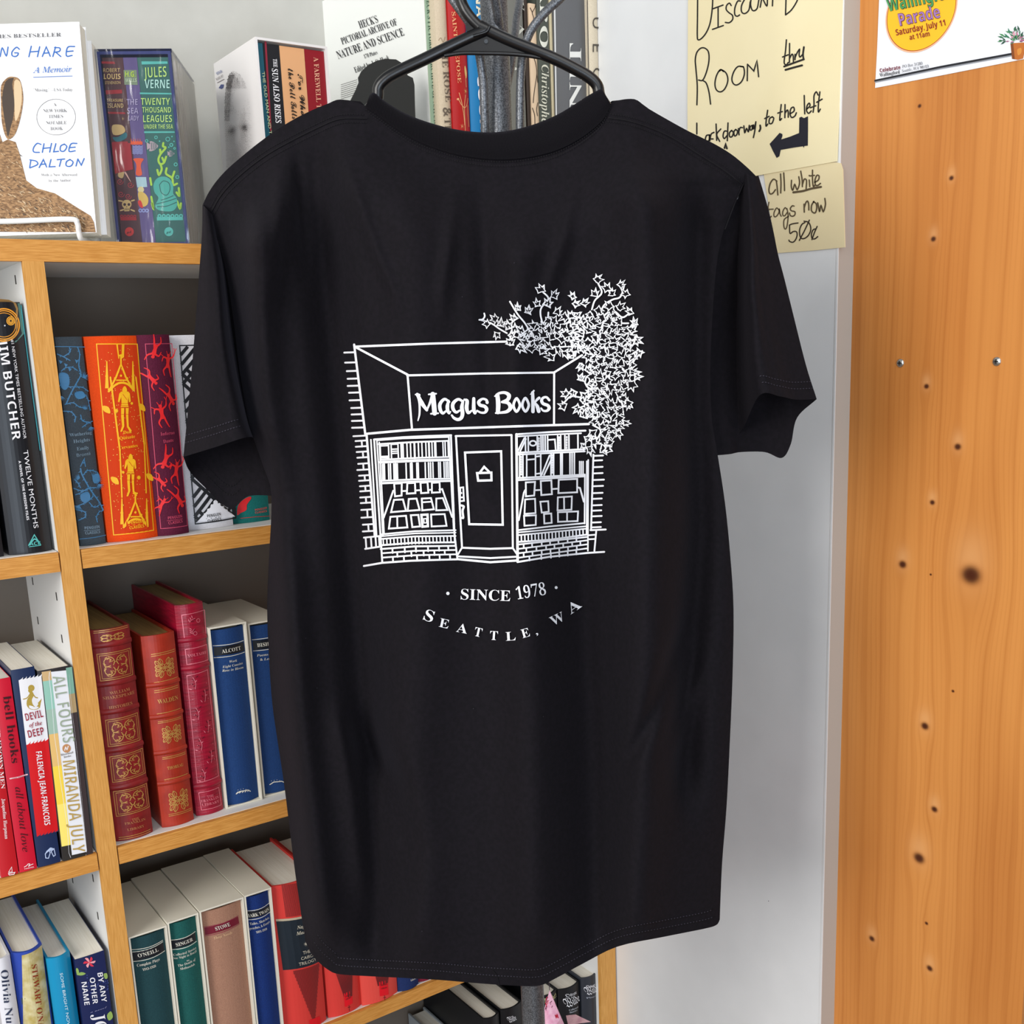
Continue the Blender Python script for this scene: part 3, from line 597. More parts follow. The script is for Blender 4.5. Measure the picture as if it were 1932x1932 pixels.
# ---------------------------------------------------------------- garment rack behind the shirt
rk = mat('hammered_metal', '#74777c', .36, .5, .45, kind='n', col2='#3c3e42', scale=900, bump=.22)
PD = .045
pole_b = sp(996., 1900., PD); pt = sp(948., 120., PD)
axis = np.array([(pole_b[0]+pt[0])/2, (pole_b[1]+pt[1])/2])
rack = thing('garment_rack', 'grey hammered-metal garment rack post with curved arms behind the t-shirt', 'coat stand', (axis[0], axis[1], 0))
b = MB(); R = .0105; zz = [.04, 2.02]
bev = .0078; sec = []
for cx, cy in ((1, 1), (-1, 1), (-1, -1), (1, -1)):
    for k in range(5):
        a = math.atan2(cy, cx)-math.pi/4+k*math.pi/8; sec.append((cx*(R-bev)+bev*math.cos(a), cy*(R-bev)+bev*math.sin(a)))
sec = np.array(sec); th = -YAW+math.radians(42); c, s_ = math.cos(th), math.sin(th); sec = sec @ np.array([[c, s_], [-s_, c]])
G = np.array([np.c_[sec+axis, np.full(len(sec), z)] for z in zz]); b.grid(G, rk, True, True); b.add(G[-1], [tuple(range(len(sec)))], rk)
b.build('pole', rack)
for pts, dz in (([(838,-26),(856,2),(872,24),(888,48),(899,78),(906,112),(912,160),(914,215),(918,300),(936,380),(958,420)], [.012, .012, .016, .024, .03, .036, .045]),
                ([(1068,-14),(1052,2),(1028,24),(1004,54),(991,84),(985,112),(982,160),(981,215),(981,300),(975,380),(962,420)], [.02, .02, .026, .032, .036, .04, .045]),
                ([(905,-80),(912,-66),(926,-30),(938,20),(946,80)], [-.03, -.012, .02, .036, .045]),
                ([(986,-60),(983,-20),(979,10),(974,40),(971,70),(965,120),(956,170)], [.13, .12, .1, .085, .066, .05])):
    b = MB(); htube(b, pts, .0036, dz, rk); b.build('curved_arm', rack)
for a in (0.3, 2.4, 4.5):
    b = MB(); t = np.linspace(0, 1, 10); b.tube(np.stack([axis[0]+math.cos(a)*.26*t, axis[1]+math.sin(a)*.26*t, .06*(1-t**2)+.012], 1), .009, rk); b.build('foot', rack)
# ================================================================ books
page = mat('page_block', '#ece8dc', .8, .15, kind='n', col2='#e2dccd', scale=500, stretch=(1, .02, .02))
pageg = mat('gilt_page_edge', '#9a7f4a', .5, .4, kind='n', col2='#7d6538', scale=500, stretch=(1, .02, .02))
slipm = mat('cream_slipcase', '#ddd8c8', .6, .25)
def arcx(w, bulge, n=12):
    x = np.linspace(-w/2, w/2, n+1); return x, bulge*(2*x/w)**2
REG = []
def clear(X0, X1, z):                             # keep neighbours on a shelf from running into each other
    for z_, a, b_ in REG:
        if abs(z_-z) < .0008 and a < X1 and b_ > X0:
            if X0+X1 > a+b_: X0 = max(X0, b_+.0003)
            else: X1 = min(X1, a-.0003)
    REG.append((z, X0, X1)); return X0, X1
def make_book(name, label, cat, X0, X1, Y, z, h, d, cover, hard=True, bulge=.004, t=.0024, sq=.003, art=None, pages=None, group=None, bands=(), bandm=None, yaw=0, P0=None, sidem=None):
    """spine at local -Y; P0/yaw for turned books (P0 = centre of the spine foot)"""
    if P0 is None and Y >= YF-.03:
        X0, X1 = clear(X0, X1, z); d = min(d, YB-.0015-Y)
    w = X1-X0; c = P0 if P0 is not None else ((X0+X1)/2, Y, z)
    cy, sy = math.cos(yaw), math.sin(yaw)
    def T(v):
        v = np.asarray(v, float).reshape(-1, 3); o = np.empty_like(v)
        o[:, 0] = c[0]+v[:, 0]*cy-v[:, 1]*sy; o[:, 1] = c[1]+v[:, 0]*sy+v[:, 1]*cy; o[:, 2] = c[2]+v[:, 2]; return o
    if not hard: bulge, t, sq = min(bulge, .0006), .0006, .0003
    root = thing(name, label, cat, c, group)
    x, y = arcx(w, bulge); xi, yi = arcx(w-2*t, bulge); yi = yi+t
    out = np.c_[np.r_[-w/2, x, w/2], np.r_[d, y, d]]; inn = np.c_[np.r_[-w/2+t, xi, w/2-t], np.r_[d, yi, d]]
    n = len(out); b = MB(); V = []
    for zz in (0, h):
        for q in (out, inn): V.append(np.c_[q, np.full(n, zz)])
    V = T(np.vstack(V)); F = []
    for i in range(n-1):
        o0, o1, i0, i1 = i, i+1, n+i, n+i+1; U = 2*n
        F += [(o0, o1, o1+U, o0+U), (i1, i0, i0+U, i1+U), (o0+U, o1+U, i1+U, i0+U), (o1, o0, i0, i1)]
    F += [(0, n, 3*n, 2*n), (n-1, 2*n-1, 4*n-1, 3*n-1)]
    sides = [k for k in range(len(F))]
    b.add(V, F, cover)
    for zb, hb in bands:
        prof = [(0, 0), (.15, .8), (.5, 1.15), (.85, .8), (1, 0)]
        G = []
        for tt, e in prof: G.append(T(np.c_[x*(1+.0012/w*e), y-.0016*e, np.full(len(x), zb+hb*tt)]))
        b.grid(np.array(G), bandm or cover)
    if art:
        xc = (X0+X1)/2
        def fn(px_, py_, off):
            if P0 is not None:
                nn = np.array([sy, -cy, 0.]); Q = onplane(px_, py_, c, nn); ux = (Q[:, 0]-c[0])*cy+(Q[:, 1]-c[1])*sy
                return Q+(-nn)*(bulge*(2*ux/w)**2)[:, None]+nn*off
            Q = onY(px_, py_, Y); Q = Q.copy(); Q[:, 1] += bulge*np.clip(2*(Q[:, 0]-xc)/w, -1, 1)**2-off; return Q
        art.lay(b, fn)
    b.build('cover', root)
    pg = MB(); q = inn.copy(); q[:, 1] = np.minimum(q[:, 1], d-sq*1.3); m_ = len(q)
    pg.prism(T(np.c_[q, np.full(m_, sq)]), (0, 0, h-2*sq), pages or page); pg.build('page_block', root)
    return root
def slip(label, X0, X1, Y, z, h, d=.135, m=None, t=.0018, group=None):
    r = thing('slipcase', label, 'slipcase', ((X0+X1)/2, Y, z), group); b = MB(); m = m or slipm; d = min(d, YB-.0015-Y)
    b.box((X0, Y, z), (X0+t, Y+d, z+h), m); b.box((X1-t, Y, z), (X1, Y+d, z+h), m)
    b.box((X0+t, Y, z), (X1-t, Y+d, z+t), m); b.box((X0+t, Y, z+h-t), (X1-t, Y+d, z+h), m); b.box((X0+t, Y+d-t, z+t), (X1-t, Y+d, z+h-t), m)
    b.build('case', r); return r
def from_bottom(s, bl, br, top):
    z = SH[s]; A_ = onZ(*bl, z); B_ = onZ(*br, z); Y = float((A_[1]+B_[1])/2); Tp = onY(*top, Y)
    Y = max(Y, YF+.003)
    return float(A_[0])+.0002, float(B_[0])-.0002, Y, z+.0002, float(Tp[2]-z)
def from_top(z, Y, tl, tr):
    A_ = onY(*tl, Y); B_ = onY(*tr, Y); return float(A_[0])+.0002, float(B_[0])-.0002, Y, z+.0002, float((A_[2]+B_[2])/2-z)
def Q4(a, b, c, d):                               # a top-left, b top-right, c bottom-right, d bottom-left -> f(u, v)
    a, b, c, d = map(np.array, (a, b, c, d)); return lambda u, v: tuple((1-v)*((1-u)*a+u*b)+v*((1-u)*d+u*c))
cl_ = lambda n, c, c2=None: mat(n, c, .75, .2, kind='fine', col2=c2 or c, scale=900, bump=.25)
le_ = lambda n, c, c2: mat(n, c, .4, .35, kind='n', col2=c2, scale=60, bump=.1)
gold, gold2 = mat('gold_foil', '#c9974f', .35, .5, .35), mat('gold_foil_dull', '#b5764a', .4, .5, .2)
def penguin(A, m, wh, p0, p1, lw=.9):
    (x0, y0), (x1, y1) = p0, p1; dx, dy = x1-x0, y1-y0
    A.text('PENGUIN', (x0, y0), (x1, y1), 5.2, m, 'bold'); A.line([(x0-1, y0+2.6), (x1+1, y1+2.6)], lw, m); A.text('CLASSICS', (x0+1, y0+9.4), (x1+1, y1+9.4), 5.2, m, 'bold')
# ---- clothbound row (second shelf, right bay)
blu = M('#4a86b4'); A = Art(); A.at((100,620), 6.9); gcol = M('#7f98aa')
f = Q4((45,230),(430,236),(1245-0,2830),(640,2830))
A.line([(40,232),(425,238)], 1.4, blu); A.at((120,820), 6.44); A.line([(205,1274),(522,1226)], 1.2, blu); A.at((0,0), 1)
def vine(A, pts, m, wd=2.2, sd=1, thorn=True):
    P = resample(cr(pts, 6), 3); A.line(P, wd, m, raw=True); r_ = random.Random(sd)
    for i in range(3, len(P)-2, 3):
        d = P[i+1]-P[i-1]; d = d/np.linalg.norm(d); nn = np.array([-d[1], d[0]])*(1 if (i//3) % 2 else -1); L = r_.uniform(3, 7)
        A.poly([P[i]-d*1.4, P[i]+nn*L+d*2, P[i]+d*1.4], m, raw=True)
def blossom(A, x, y, r, a, m, k=7):
    for i in range(k):
        t = a+(i-k/2)*.36; A.poly([(x+1.2*math.cos(t+1.5), y+1.2*math.sin(t+1.5)), (x+r*math.cos(t), y+r*math.sin(t)), (x-1.2*math.cos(t+1.5), y-1.2*math.sin(t+1.5))], m)
for pts, w_ in (([(147,655),(151,668),(149,690),(153,706),(143,725),(134,742),(126,762)], 2.4), ([(122,672),(132,664),(131,656)], 2), ([(110,668),(120,673),(132,680)], 2), ([(117,700),(124,694),(136,693),(146,699)], 1.8), ([(150,704),(157,712),(166,708)], 1.8),
               ([(125,730),(140,730),(156,731),(168,738)], 1.8), ([(163,745),(168,756),(172,774)], 2), ([(124,763),(138,760),(150,768),(164,770)], 1.8), ([(122,776),(134,777),(142,786),(141,796)], 2), ([(152,783),(156,794),(172,797)], 2), ([(155,806),(164,800),(176,795)], 1.6),
               ([(152,884),(155,896),(168,920),(178,934),(190,950),(196,962)], 2.6), ([(152,880),(158,868),(161,880)], 1.6), ([(158,895),(164,888),(175,888),(186,892)], 1.8), ([(141,922),(155,926),(170,921),(182,920)], 2), ([(144,934),(154,929),(165,921)], 1.8), ([(148,955),(165,946),(176,936)], 2), ([(168,948),(178,957),(190,952)], 1.8), ([(146,962),(160,966),(161,975),(150,982)], 2), ([(184,985),(182,976),(188,966),(196,964)], 1.8), ([(142,905),(148,912),(152,920)], 2)): vine(A, pts, blu, w_, len(pts))
for x, y, r, a in ((120,716,15,.2),(118,722,14,1.2),(150,745,12,3.1),(158,712,12,-.4),(118,748,9,2),(160,772,9,-1),(172,806,10,1.5),(176,902,13,-.6),(183,906,12,.6),(162,940,13,2.9),(150,902,9,3.6),(150,955,11,2.2),(187,915,11,1.2)): blossom(A, x, y, r, a, blu)
for p in ((115,683),(124,689),(144,682),(131,697)): A.poly([(p[0]-3, p[1]-4), (p[0]+4, p[1]-1), (p[0], p[1]+4)], blu)
A.poly([(113,704),(128,706),(131,724),(124,736),(116,728)], blu, smooth=3); A.poly([(141,741),(155,738),(162,748),(151,753),(143,750)], blu, smooth=3); A.poly([(153,932),(166,928),(170,940),(160,948),(153,943)], blu, smooth=3); A.poly([(175,899),(187,893),(190,908),(178,912)], blu, smooth=3)
A.text('Wuthering', (132,824), (174,819), 6.4, gcol, 'serif', off=-.004); A.text('Heights', (139,836), (170,832), 6.4, gcol, 'serif', off=-.004); A.text('Emily', (145,850), (168,847), 6.4, gcol, 'serif', off=-.004); A.text('Brontë', (145,862), (171,858), 6.4, gcol, 'sans', off=-.004)
penguin(A, gcol, 0, (160,999), (188,996))
make_book('hardback_book', 'dark slate cloth book with blue thorny vines, leftmost on the cloth classics shelf', 'book', *from_bottom(2, (150,1030), (206,1027), (162,635)), .135, cl_('slate_cloth', '#454f57', '#3d474f'), art=A, bulge=.004, group=None)
yel, orr = M('#f5b81e'), mat('orange_red_ink', '#d23c0c', .7, .2); A = Art()
A.poly([(184,649),(262,649),(291,1003),(216,1009)], orr) if False else A.quad((184,650),(261,650),(291,1001),(217,1009), orr, 8, 1)
A.line([(183,649),(262,649),(292,1001),(216,1010)], 1.8, yel, closed=True)
rr = random.Random(3); f = Q4((184,650),(261,650),(291,1001),(217,1009))
for i in range(230):
    u, v = rr.uniform(.05, .95), rr.uniform(.02, .98)
    if .38 < v < .62 and .25 < u < .8 and False: continue
    A.disc(f(u, v), .75, M('#f0cf5a'), 5)
def arch(A, X, Y, s, m):
    L_ = lambda P, w_, **k: A.line([(X+a*s, Y+b*s) for a, b in P], w_, m, **k)
    L_([(-22,30),(-10,6),(0,-20),(10,6),(24,30)], 3.4); L_([(-9,12),(11,12)], 2.4); L_([(-24,34),(-12,22),(0,17),(14,20),(27,32)], 4, smooth=4); L_([(0,-38),(0,-18)], 3.2); L_([(-4,-37),(4,-37)], 3); A.disc((X, Y+3*s), 2.2, m, 10)
    for a, b in ((-16,18),(-12,8),(-6,-4),(6,-4),(13,8),(18,18),(-24,30),(27,29)): A.disc((X+a*s, Y+b*s), 2.1, m, 6)
    for k, dx in ((-1, -28), (1, 25)):
        A.poly([(X+(dx-3)*s, Y+28*s), (X+(dx-1)*s, Y-26*s), (X+(dx+1)*s, Y-26*s), (X+(dx+4)*s, Y+28*s)], m); A.disc((X+(dx)*s, Y+4*s), 3, m, 6)
def knight(A, X, Y, s, m, dk):
    P = lambda q, c=m, k=0: A.poly([(X+a*s, Y+b*s) for a, b in q], c, smooth=k)
    P([(-4,-42),(0,-46),(4,-42),(5,-34),(-5,-34)], k=3); P([(-8,-34),(8,-34),(12,-30),(14,-12),(10,-10),(8,-22),(7,-8),(9,0),(-9,0),(-7,-8),(-8,-22),(-12,-10),(-15,-12),(-12,-30)])
    P([(-8,2),(-1,2),(-2,20),(-1,42),(-6,54),(-10,54),(-6,42),(-8,20)]); P([(2,2),(9,2),(8,20),(9,42),(16,52),(12,55),(5,44),(3,20)])
    for b_ in (-8, -3): A.line([(X-8*s, Y+b_*s), (X+8*s, Y+b_*s)], .8, dk)
    A.line([(X-9*s, Y+16*s), (X-2*s, Y+16*s)], .8, dk); A.line([(X+2*s, Y+16*s), (X+9*s, Y+16*s)], .8, dk); A.line([(X-4*s, Y-28*s), (X+5*s, Y-16*s)], .8, dk)
A.quad((219,650),(222,650),(225,676),(223,677), yel, 1); A.quad((230,650),(235,650),(234,674),(229,677), yel, 1)
arch(A, 228, 706, .95, yel); knight(A, 235, 768, .86, yel, orr)
for a, b_ in (((208,712),(226,850)), ((258,712),(274,838))): A.line([a, b_], 3.2, yel)
A.line([(226,850),(230,938)], 2.6, yel); A.line([(274,838),(277,930)], 2.6, yel)
for x, y in ((199,772),(268,768),(215,906),(283,900)): A.poly([(x-5,y-6),(x+6,y-4),(x+9,y+8),(x-2,y+4)], yel, smooth=3)
for x, y, r in ((219,775,4.5),(249,761,3),(232,891,3),(262,901,4.5)): blossom(A, x, y, r, 0, yel, 18)
A.text('Don', (232,819), (248,817), 6.4, yel, 'serif', off=-.003); A.text('Quixote', (225,830), (255,826), 6.4, yel, 'serif', off=-.003); A.text('Cervantes', (224,848), (260,843), 6.2, yel, 'serif', off=-.003)
knight(A, 246, 893, .8, yel, orr); arch(A, 255, 964, .9, yel)
A.quad((238,984),(276,979),(279,998),(238,1004), orr, 4); penguin(A, yel, 0, (243,989), (271,985))
make_book('hardback_book', 'bright orange cloth book with yellow gothic arches and a small armoured figure on its spine', 'book', *from_bottom(2, (209,1026.5), (298,1012), (262,633)), .135, cl_('orange_cloth', '#e64a0a', '#dc4408'), art=A, bulge=.006)
A = Art(); rd = M('#dd2226'); pk = M('#b8405c')
A.line([(275,649),(327,648),(356,992),(305,998)], 1.4, pk, closed=True)
def figr(A, X, Y, s, a, m, k):
    c, s_ = math.cos(a), math.sin(a); R = lambda q: [(X+s*(u*c-v*s_), Y+s*(u*s_+v*c)) for u, v in q]
    A.poly(R([(-5,-12),(5,-12),(4,2),(6,12),(-5,12),(-4,2)]), m, smooth=3); A.disc(R([(0,-17)])[0], 4.2*s, m, 10)
    for q in ([(4,-10),(13,-16),(16,-28)], [(-4,-10),(-13,-12),(-16,-2)], [(-3,10),(-10,20),(-6,32)], [(4,10),(8,24),(12,34)]): A.line(R(q), [4.6*s, 3.6*s, 2*s], m, smooth=3)
    if k:
        for q in ([(-3,-20),(-6,-27)], [(3,-20),(6,-27)], [(16,-28),(13,-36)], [(16,-28),(19,-36)], [(-14,-14),(-20,-18)]): A.line(R(q), 1.6*s, m)
for x, y, s, a, k in ((318,684,.78,.1,1),(292,660,.8,3.4,0),(286,714,.72,2.4,0),(322,750,.78,2.6,0),(305,780,.82,-.2,1),(312,868,.82,3.5,0),(333,888,.78,.15,1),(304,908,.62,2.4,0),(338,942,.82,2.6,0),(306,952,.62,.5,1)): figr(A, x, y, s, a, rd, k)
A.text('Inferno', (303,822), (330,819), 6.4, pk, 'serif', off=-.004); A.text('Dante', (308,836), (328,833), 6.4, pk, 'serif', off=-.004); penguin(A, pk, 0, (317,980), (344,976))
make_book('hardback_book', 'maroon cloth book with red tumbling horned figures on its spine', 'book', *from_bottom(2, (301,1014), (358,1005), (326,631)), .135, cl_('maroon_cloth', '#571432', '#4c1029'), art=A, bulge=.005)
A = Art(); ink = M('#17181d'); A.line([(340,652),(420,650),(448,978),(370,989)], 2.2, ink, closed=True)
f = Q4((340,652),(420,650),(448,978),(370,989))
for j in range(8):
    for i in range(2):
        u0, v0, du, dv = i*.5, j*.133, .5, .133; sg = 1 if (i+j) % 2 else -1
        for t in np.arange(-1, 1, .4):
            q = []
            for k in range(21):
                a = k/20; v = t+a if sg > 0 else t+1-a
                if .02 <= v and v0+dv*v < .985: q.append(f(u0+du*a, v0+dv*v))
            if len(q) > 2: A.line([q[0], q[-1]], 6.2, ink, cap=False)
A.lift = .0009; A.quad(f(.48,.88), f(.52,.88), f(.98,.99), f(.02,.99), M('#e8e8ee'), 8, 5); A.line([f(.02,.985), f(.5,.88), f(.98,.985)], 3.4, ink); penguin(A, ink, 0, (390,976), (416,972), 1)
make_book('hardback_book', 'white cloth book with black maze-like stripes, partly behind the left sleeve', 'book', *from_bottom(2, (361,1003), (441,991), (372,632)), .135, cl_('white_cloth', '#dcdce2', '#d2d2d8'), art=A, bulge=.005)
A = Art(); A.poly([(449,972),(450,955),(458,944),(470,937),(474,940),(466,952),(465,962),(455,968)], M('#d5262b'), smooth=3); A.line([(455,978),(482,975),(512,974)], 1, M('#c23a3a')); A.text('PENGUIN', (481,964), (505,960), 3.6, M('#c9504c'), 'bold'); A.text('CLASSICS', (481,969), (505,966), 3.6, M('#c9504c'), 'bold')
make_book('hardback_book', 'teal book with a red shape at its foot, under the left sleeve of the t-shirt', 'book', *from_bottom(2, (444,990), (511,981), (480,690)), .135, cl_('teal_cloth', '#17706c', '#146662'), art=A)
# ---- leather row (third shelf, right bay)
def scroll(A, f, m, frame=True, lw=1.1):
    if frame:
        A.line([f(0,0), f(1,0), f(1,1), f(0,1)], lw, m, closed=True); A.line([f(.06,.07), f(.94,.07), f(.94,.93), f(.06,.93)], lw*.8, m, closed=True)
    for sx in (0, 1):
        for sy in (0, 1):
            g = lambda u, v: f(u if not sx else 1-u, v if not sy else 1-v)
            t = np.linspace(0, 5.2, 22); r = .17*(1-t/6.4)
            A.line([g(.3+a*math.cos(b+2.2)*.95, .3+a*math.sin(b+2.2)) for a, b in zip(r, t)], lw*1.15, m)
            A.line([g(.3,.13), g(.42,.2), g(.47,.34), g(.42,.46)], lw*1.4, m, smooth=4); A.line([g(.14,.36), g(.2,.5), g(.34,.47)], lw*1.2, m, smooth=4)
            for p in ((.12,.13),(.44,.12)): A.disc(g(*p), .9, m, 6)
            for k in range(5): A.line([g(.2+.06*k, .18+.05*k), g(.26+.06*k, .14+.05*k)], lw, m)
def leafy(A, f, m, lw=1.2, sd=2):
    r_ = random.Random(sd)
    for sx in (0, 1):
        for sy in (0, 1):
            g = lambda u, v: f(u if not sx else 1-u, v if not sy else 1-v)
            for (a, b, an, L) in ((.12,.18,.9,.3),(.3,.1,1.3,.3),(.1,.42,.3,.28),(.32,.34,.75,.26)):
                tip = (a+L*math.cos(an), b+L*math.sin(an)); n_ = (-math.sin(an)*.09, math.cos(an)*.09)
                A.line([g(a, b), g((a+tip[0])/2+n_[0], (b+tip[1])/2+n_[1]), g(*tip), g((a+tip[0])/2-n_[0], (b+tip[1])/2-n_[1])], lw, m, closed=True, smooth=3); A.line([g(a, b), g(*tip)], lw*.8, m)
def dbl(A, a, b, m, w=1.1, gap=3.6):
    A.line([a, b], w, m); A.line([(a[0]+.4, a[1]+gap), (b[0]+.4, b[1]+gap)], w, m)
A = Art(); A.at((170,1160), 7.43)
dbl(A, (64,243), (545,155), gold, 1, 26); f = Q4((80,290),(545,210),(555,335),(95,420)); scroll(A, f, gold, False, .9)
scroll(A, Q4((108,565),(575,478),(612,850),(160,940)), gold); scroll(A, Q4((228,1490),(680,1385),(716,1765),(270,1860)), gold)
A.text('WILLIAM', (280,1120), (565,1060), 42, gold2, 'serif', off=-.004); A.text('SHAKESPEARE', (195,1200), (640,1110), 44, gold2, 'serif', off=-.004); A.text('HISTORIES', (272,1328), (600,1258), 44, gold2, 'serif', off=-.004)
A.at((0,1040), 3.116); scroll(A, Q4((650,1215),(845,1165),(862,1310),(668,1365)), gold); scroll(A, Q4((672,1420),(868,1372),(885,1510),(690,1565)), gold)
for st_, a, b, h in (('THE',(775,1585),(820,1574),15), ('FRANKLIN',(735,1610),(858,1582),15), ('LIBRARY',(750,1645),(850,1620),15)): A.text(st_, a, b, h, gold2, 'serif', off=-.004)
dbl(A, (705,1690), (890,1640), gold, 1, 12)
X0, X1, Y, z, h = from_bottom(3, (222,1592), (292,1572), (232,1182)); hb = lambda x, y: float(onY(x, y, Y)[2]-z)-.003
ox = le_('oxblood_leather', '#8a1f20', '#74171a')
make_book('leather_book', 'tall oxblood leather book with gilt scroll panels, first on the leather shelf', 'book', X0, X1, Y, z, h, .165, ox, art=A, bulge=.006, pages=pageg, bands=[(hb(*p), .0062) for p in ((206,1216),(220,1288),(228,1340),(236,1412),(244,1482))])
A = Art(); A.at((170,1160), 7.43)
dbl(A, (862,560), (1198,490), gold, 1.1, 28); leafy(A, Q4((865,600),(1200,545),(1235,870),(895,935)), gold); dbl(A, (905,955), (1240,880), gold, 1, 22); dbl(A, (908,1070), (1245,995), gold, 1.1, 28); A.text('WALDEN', (955,1250), (1245,1190), 62, gold, 'serif', off=-.004)
dbl(A, (945,1395), (1280,1320), gold, 1.1, 28); dbl(A, (958,1505), (1290,1435), gold, 1, 22); leafy(A, Q4((970,1550),(1300,1485),(1328,1790),(1000,1850)), gold)
A.at((0,1040), 3.116); dbl(A, (945,1180), (1088,1155), gold, 1, 10); dbl(A, (958,1215), (1095,1185), gold, 1.1, 10); A.text('THOREAU', (985,1285), (1082,1262), 18, gold, 'serif', off=-.004); dbl(A, (970,1345), (1108,1312), gold, 1.1, 10); leafy(A, Q4((975,1405),(1115,1370),(1128,1520),(990,1558)), gold); dbl(A, (995,1550), (1130,1515), gold, 1, 10)
X0, X1, Y, z, h = from_bottom(3, (308,1564), (370,1549), (258,1205))
make_book('leather_book', 'rust-red leather book with gilt leaf panels, shorter, between two taller leather books', 'book', X0, X1, Y, z, h, .15, le_('rust_leather', '#a8301c', '#962818'), art=A, bulge=.005, pages=pageg, bands=[(hb(*p), .0055) for p in ((296,1292),(303,1352),(309,1420),(313,1478))])
A = Art(); A.at((170,1160), 7.43); pkf = mat('pink_foil', '#d9727f', .35, .5, .2); dkr = M('#5c0c1c')
def sprig(A, f, m, dk, sd, n=5):
    r_ = random.Random(sd)
    for i in range(n):
        u, v = r_.uniform(.2, .8), (i+.7)/n; a = r_.uniform(-2.4, -.7)
        A.line([f(u, v), f(u+.12*math.cos(a), v+.1*math.sin(a)), f(u+.3*math.cos(a+.3), v+.2*math.sin(a+.3)/max(1, n/4))], 1, m, smooth=3)
        for k in range(5):
            t = k/5; x, y = f(u+.3*t*math.cos(a), v+.2*t*math.sin(a)/max(1, n/4)); b_ = a+(1.0 if k % 2 else -1.0)
            A.poly([(x, y), (x+30*math.cos(b_-.25), y+30*math.sin(b_-.25)), (x+55*math.cos(b_), y+55*math.sin(b_)), (x+30*math.cos(b_+.25), y+30*math.sin(b_+.25))], dk if k % 2 else m)
        A.ring(f(r_.uniform(.2, .8), v), 26, 1, m, 10)
for q in (((1290,10),(1625,-60),(1645,275),(1330,340)), ((1340,490),(1655,425),(1675,640),(1365,700))): A.line(q, 1.2, pkf, closed=True)
sprig(A, Q4((1290,10),(1625,-60),(1645,275),(1330,340)), pkf, dkr, 1, 2); A.text('VOLTAIRE', (1372,595), (1650,545), 40, pkf, 'serif', off=-.004)
A.at((0,1040), 3.116); f = Q4((1102,735),(1225,700),(1290,1325),(1165,1365)); A.line([f(0,0), f(1,0), f(1,1), f(0,1)], 1.2, pkf, closed=True)
A.sc = 1; A.o = np.array((0., 0.)); g = lambda u, v: tuple(np.array((0, 1040))+np.array(f(u, v))/3.116)
def sprig2(sd, n):
    r_ = random.Random(sd)
    for i in range(n):
        v = (i+.6)/n; u = .3+.4*(i % 2); a = -1.2 if i % 2 else -1.9
        A.line([g(u, v+.05), g(u+.05, v), g(u+.15*math.cos(a), v-.06)], 1, pkf, smooth=3)
        for k in range(6):
            x, y = g(u+.08*(k-3)*.5, v+.05-.02*k); b_ = a+(1.1 if k % 2 else -1.1); L = 7
            A.poly([(x, y), (x+L*.5*math.cos(b_-.3), y+L*.5*math.sin(b_-.3)), (x+L*math.cos(b_), y+L*math.sin(b_)), (x+L*.5*math.cos(b_+.3), y+L*.5*math.sin(b_+.3))], dkr if k % 3 else pkf)
        A.disc(g(.15, v), .8, pkf, 5); A.disc(g(.88, v+.03), .8, pkf, 5)
sprig2(4, 7); A.at((0,1040), 3.116)
A.line([(1172,1425),(1290,1392),(1306,1495),(1188,1525)], 1.2, pkf, closed=True)
for st_, a, b in (('THE',(1218,1450),(1258,1440)), ('FRANKLIN',(1185,1478),(1290,1452)), ('LIBRARY',(1190,1500),(1292,1476))): A.text(st_, a, b, 15, pkf, 'serif', off=-.004)
X0, X1, Y, z, h = from_bottom(3, (374,1543), (424,1528), (347,1142))
cri = mat('crimson_moire', '#a31230', .35, .4, kind='n', col2='#860d27', scale=45, stretch=(1, 1, 9), bump=.5)
make_book('leather_book', 'crimson moire book with pink foil flowers, tallest on the leather shelf', 'book', X0, X1, Y, z, h, .165, cri, art=A, bulge=.005, pages=pageg, bands=[(hb(*p), .006) for p in ((370,1205),(374,1258),(404,1478))])
# ---- slipcased volumes
def loa(label_s, label_b, geo, cover, band, arts, grp=None, bandc='#12151c'):
    X0, X1, Y, z, h = geo; X0, X1 = clear(X0, X1, z)
    slip(label_s, X0, X1, Y, z, h, group=None)
    make_book('hardback_book', label_b, 'book', X0+.002, X1-.002, Y+.0012, z+.002, h-.0065, .128, cover, art=arts, bulge=.0055, t=.002, sq=.0025)
wf = M('#d8d5c8'); bk_ = M('#11151d'); nav = cl_('navy_cloth', '#1d3f74', '#193868')
A = Art(); A.at((0,1040), 3.116)
A.quad((1262,568),(1440,538),(1446,590),(1266,620), bk_, 8)
for a, b in (((1260,560),(1440,530)), ((1266,630),(1447,598))): A.line([a, ((a[0]+b[0])/2, (a[1]+b[1])/2+2), b], 1.2, wf, smooth=4)
A.text('ALCOTT', (1306,600), (1420,580), 22, wf, 'serif', off=-.003); A.text('Work', (1348,655), (1395,648), 14, wf, 'italb', off=-.006); A.text('Eight Cousins', (1310,688), (1432,665), 14, wf, 'italb', off=-.006); A.text('Rose in Bloom', (1308,710), (1436,690), 14, wf, 'italb', off=-.006)
A.line([(1390,1428),(1410,1412),(1455,1404),(1474,1412)], 1.6, wf)
for i in range(5): A.line([(1392+i*16,1424-i*3),(1400+i*16,1416-i*3)], 1.4, wf); A.disc((1400+i*15, 1396-abs(2-i)*-4), 2, wf, 5)
loa('cream slipcase holding a blue cloth volume with a black name band, beside the crimson book', 'blue cloth volume lettered in white, in the slipcase beside the crimson book', from_bottom(3, (428,1528), (495,1508), (402,1184)), nav, bk_, A)
A = Art(); A.at((0,1040), 3.116); A.quad((1492,530),(1660,500),(1666,556),(1497,585), bk_, 8)
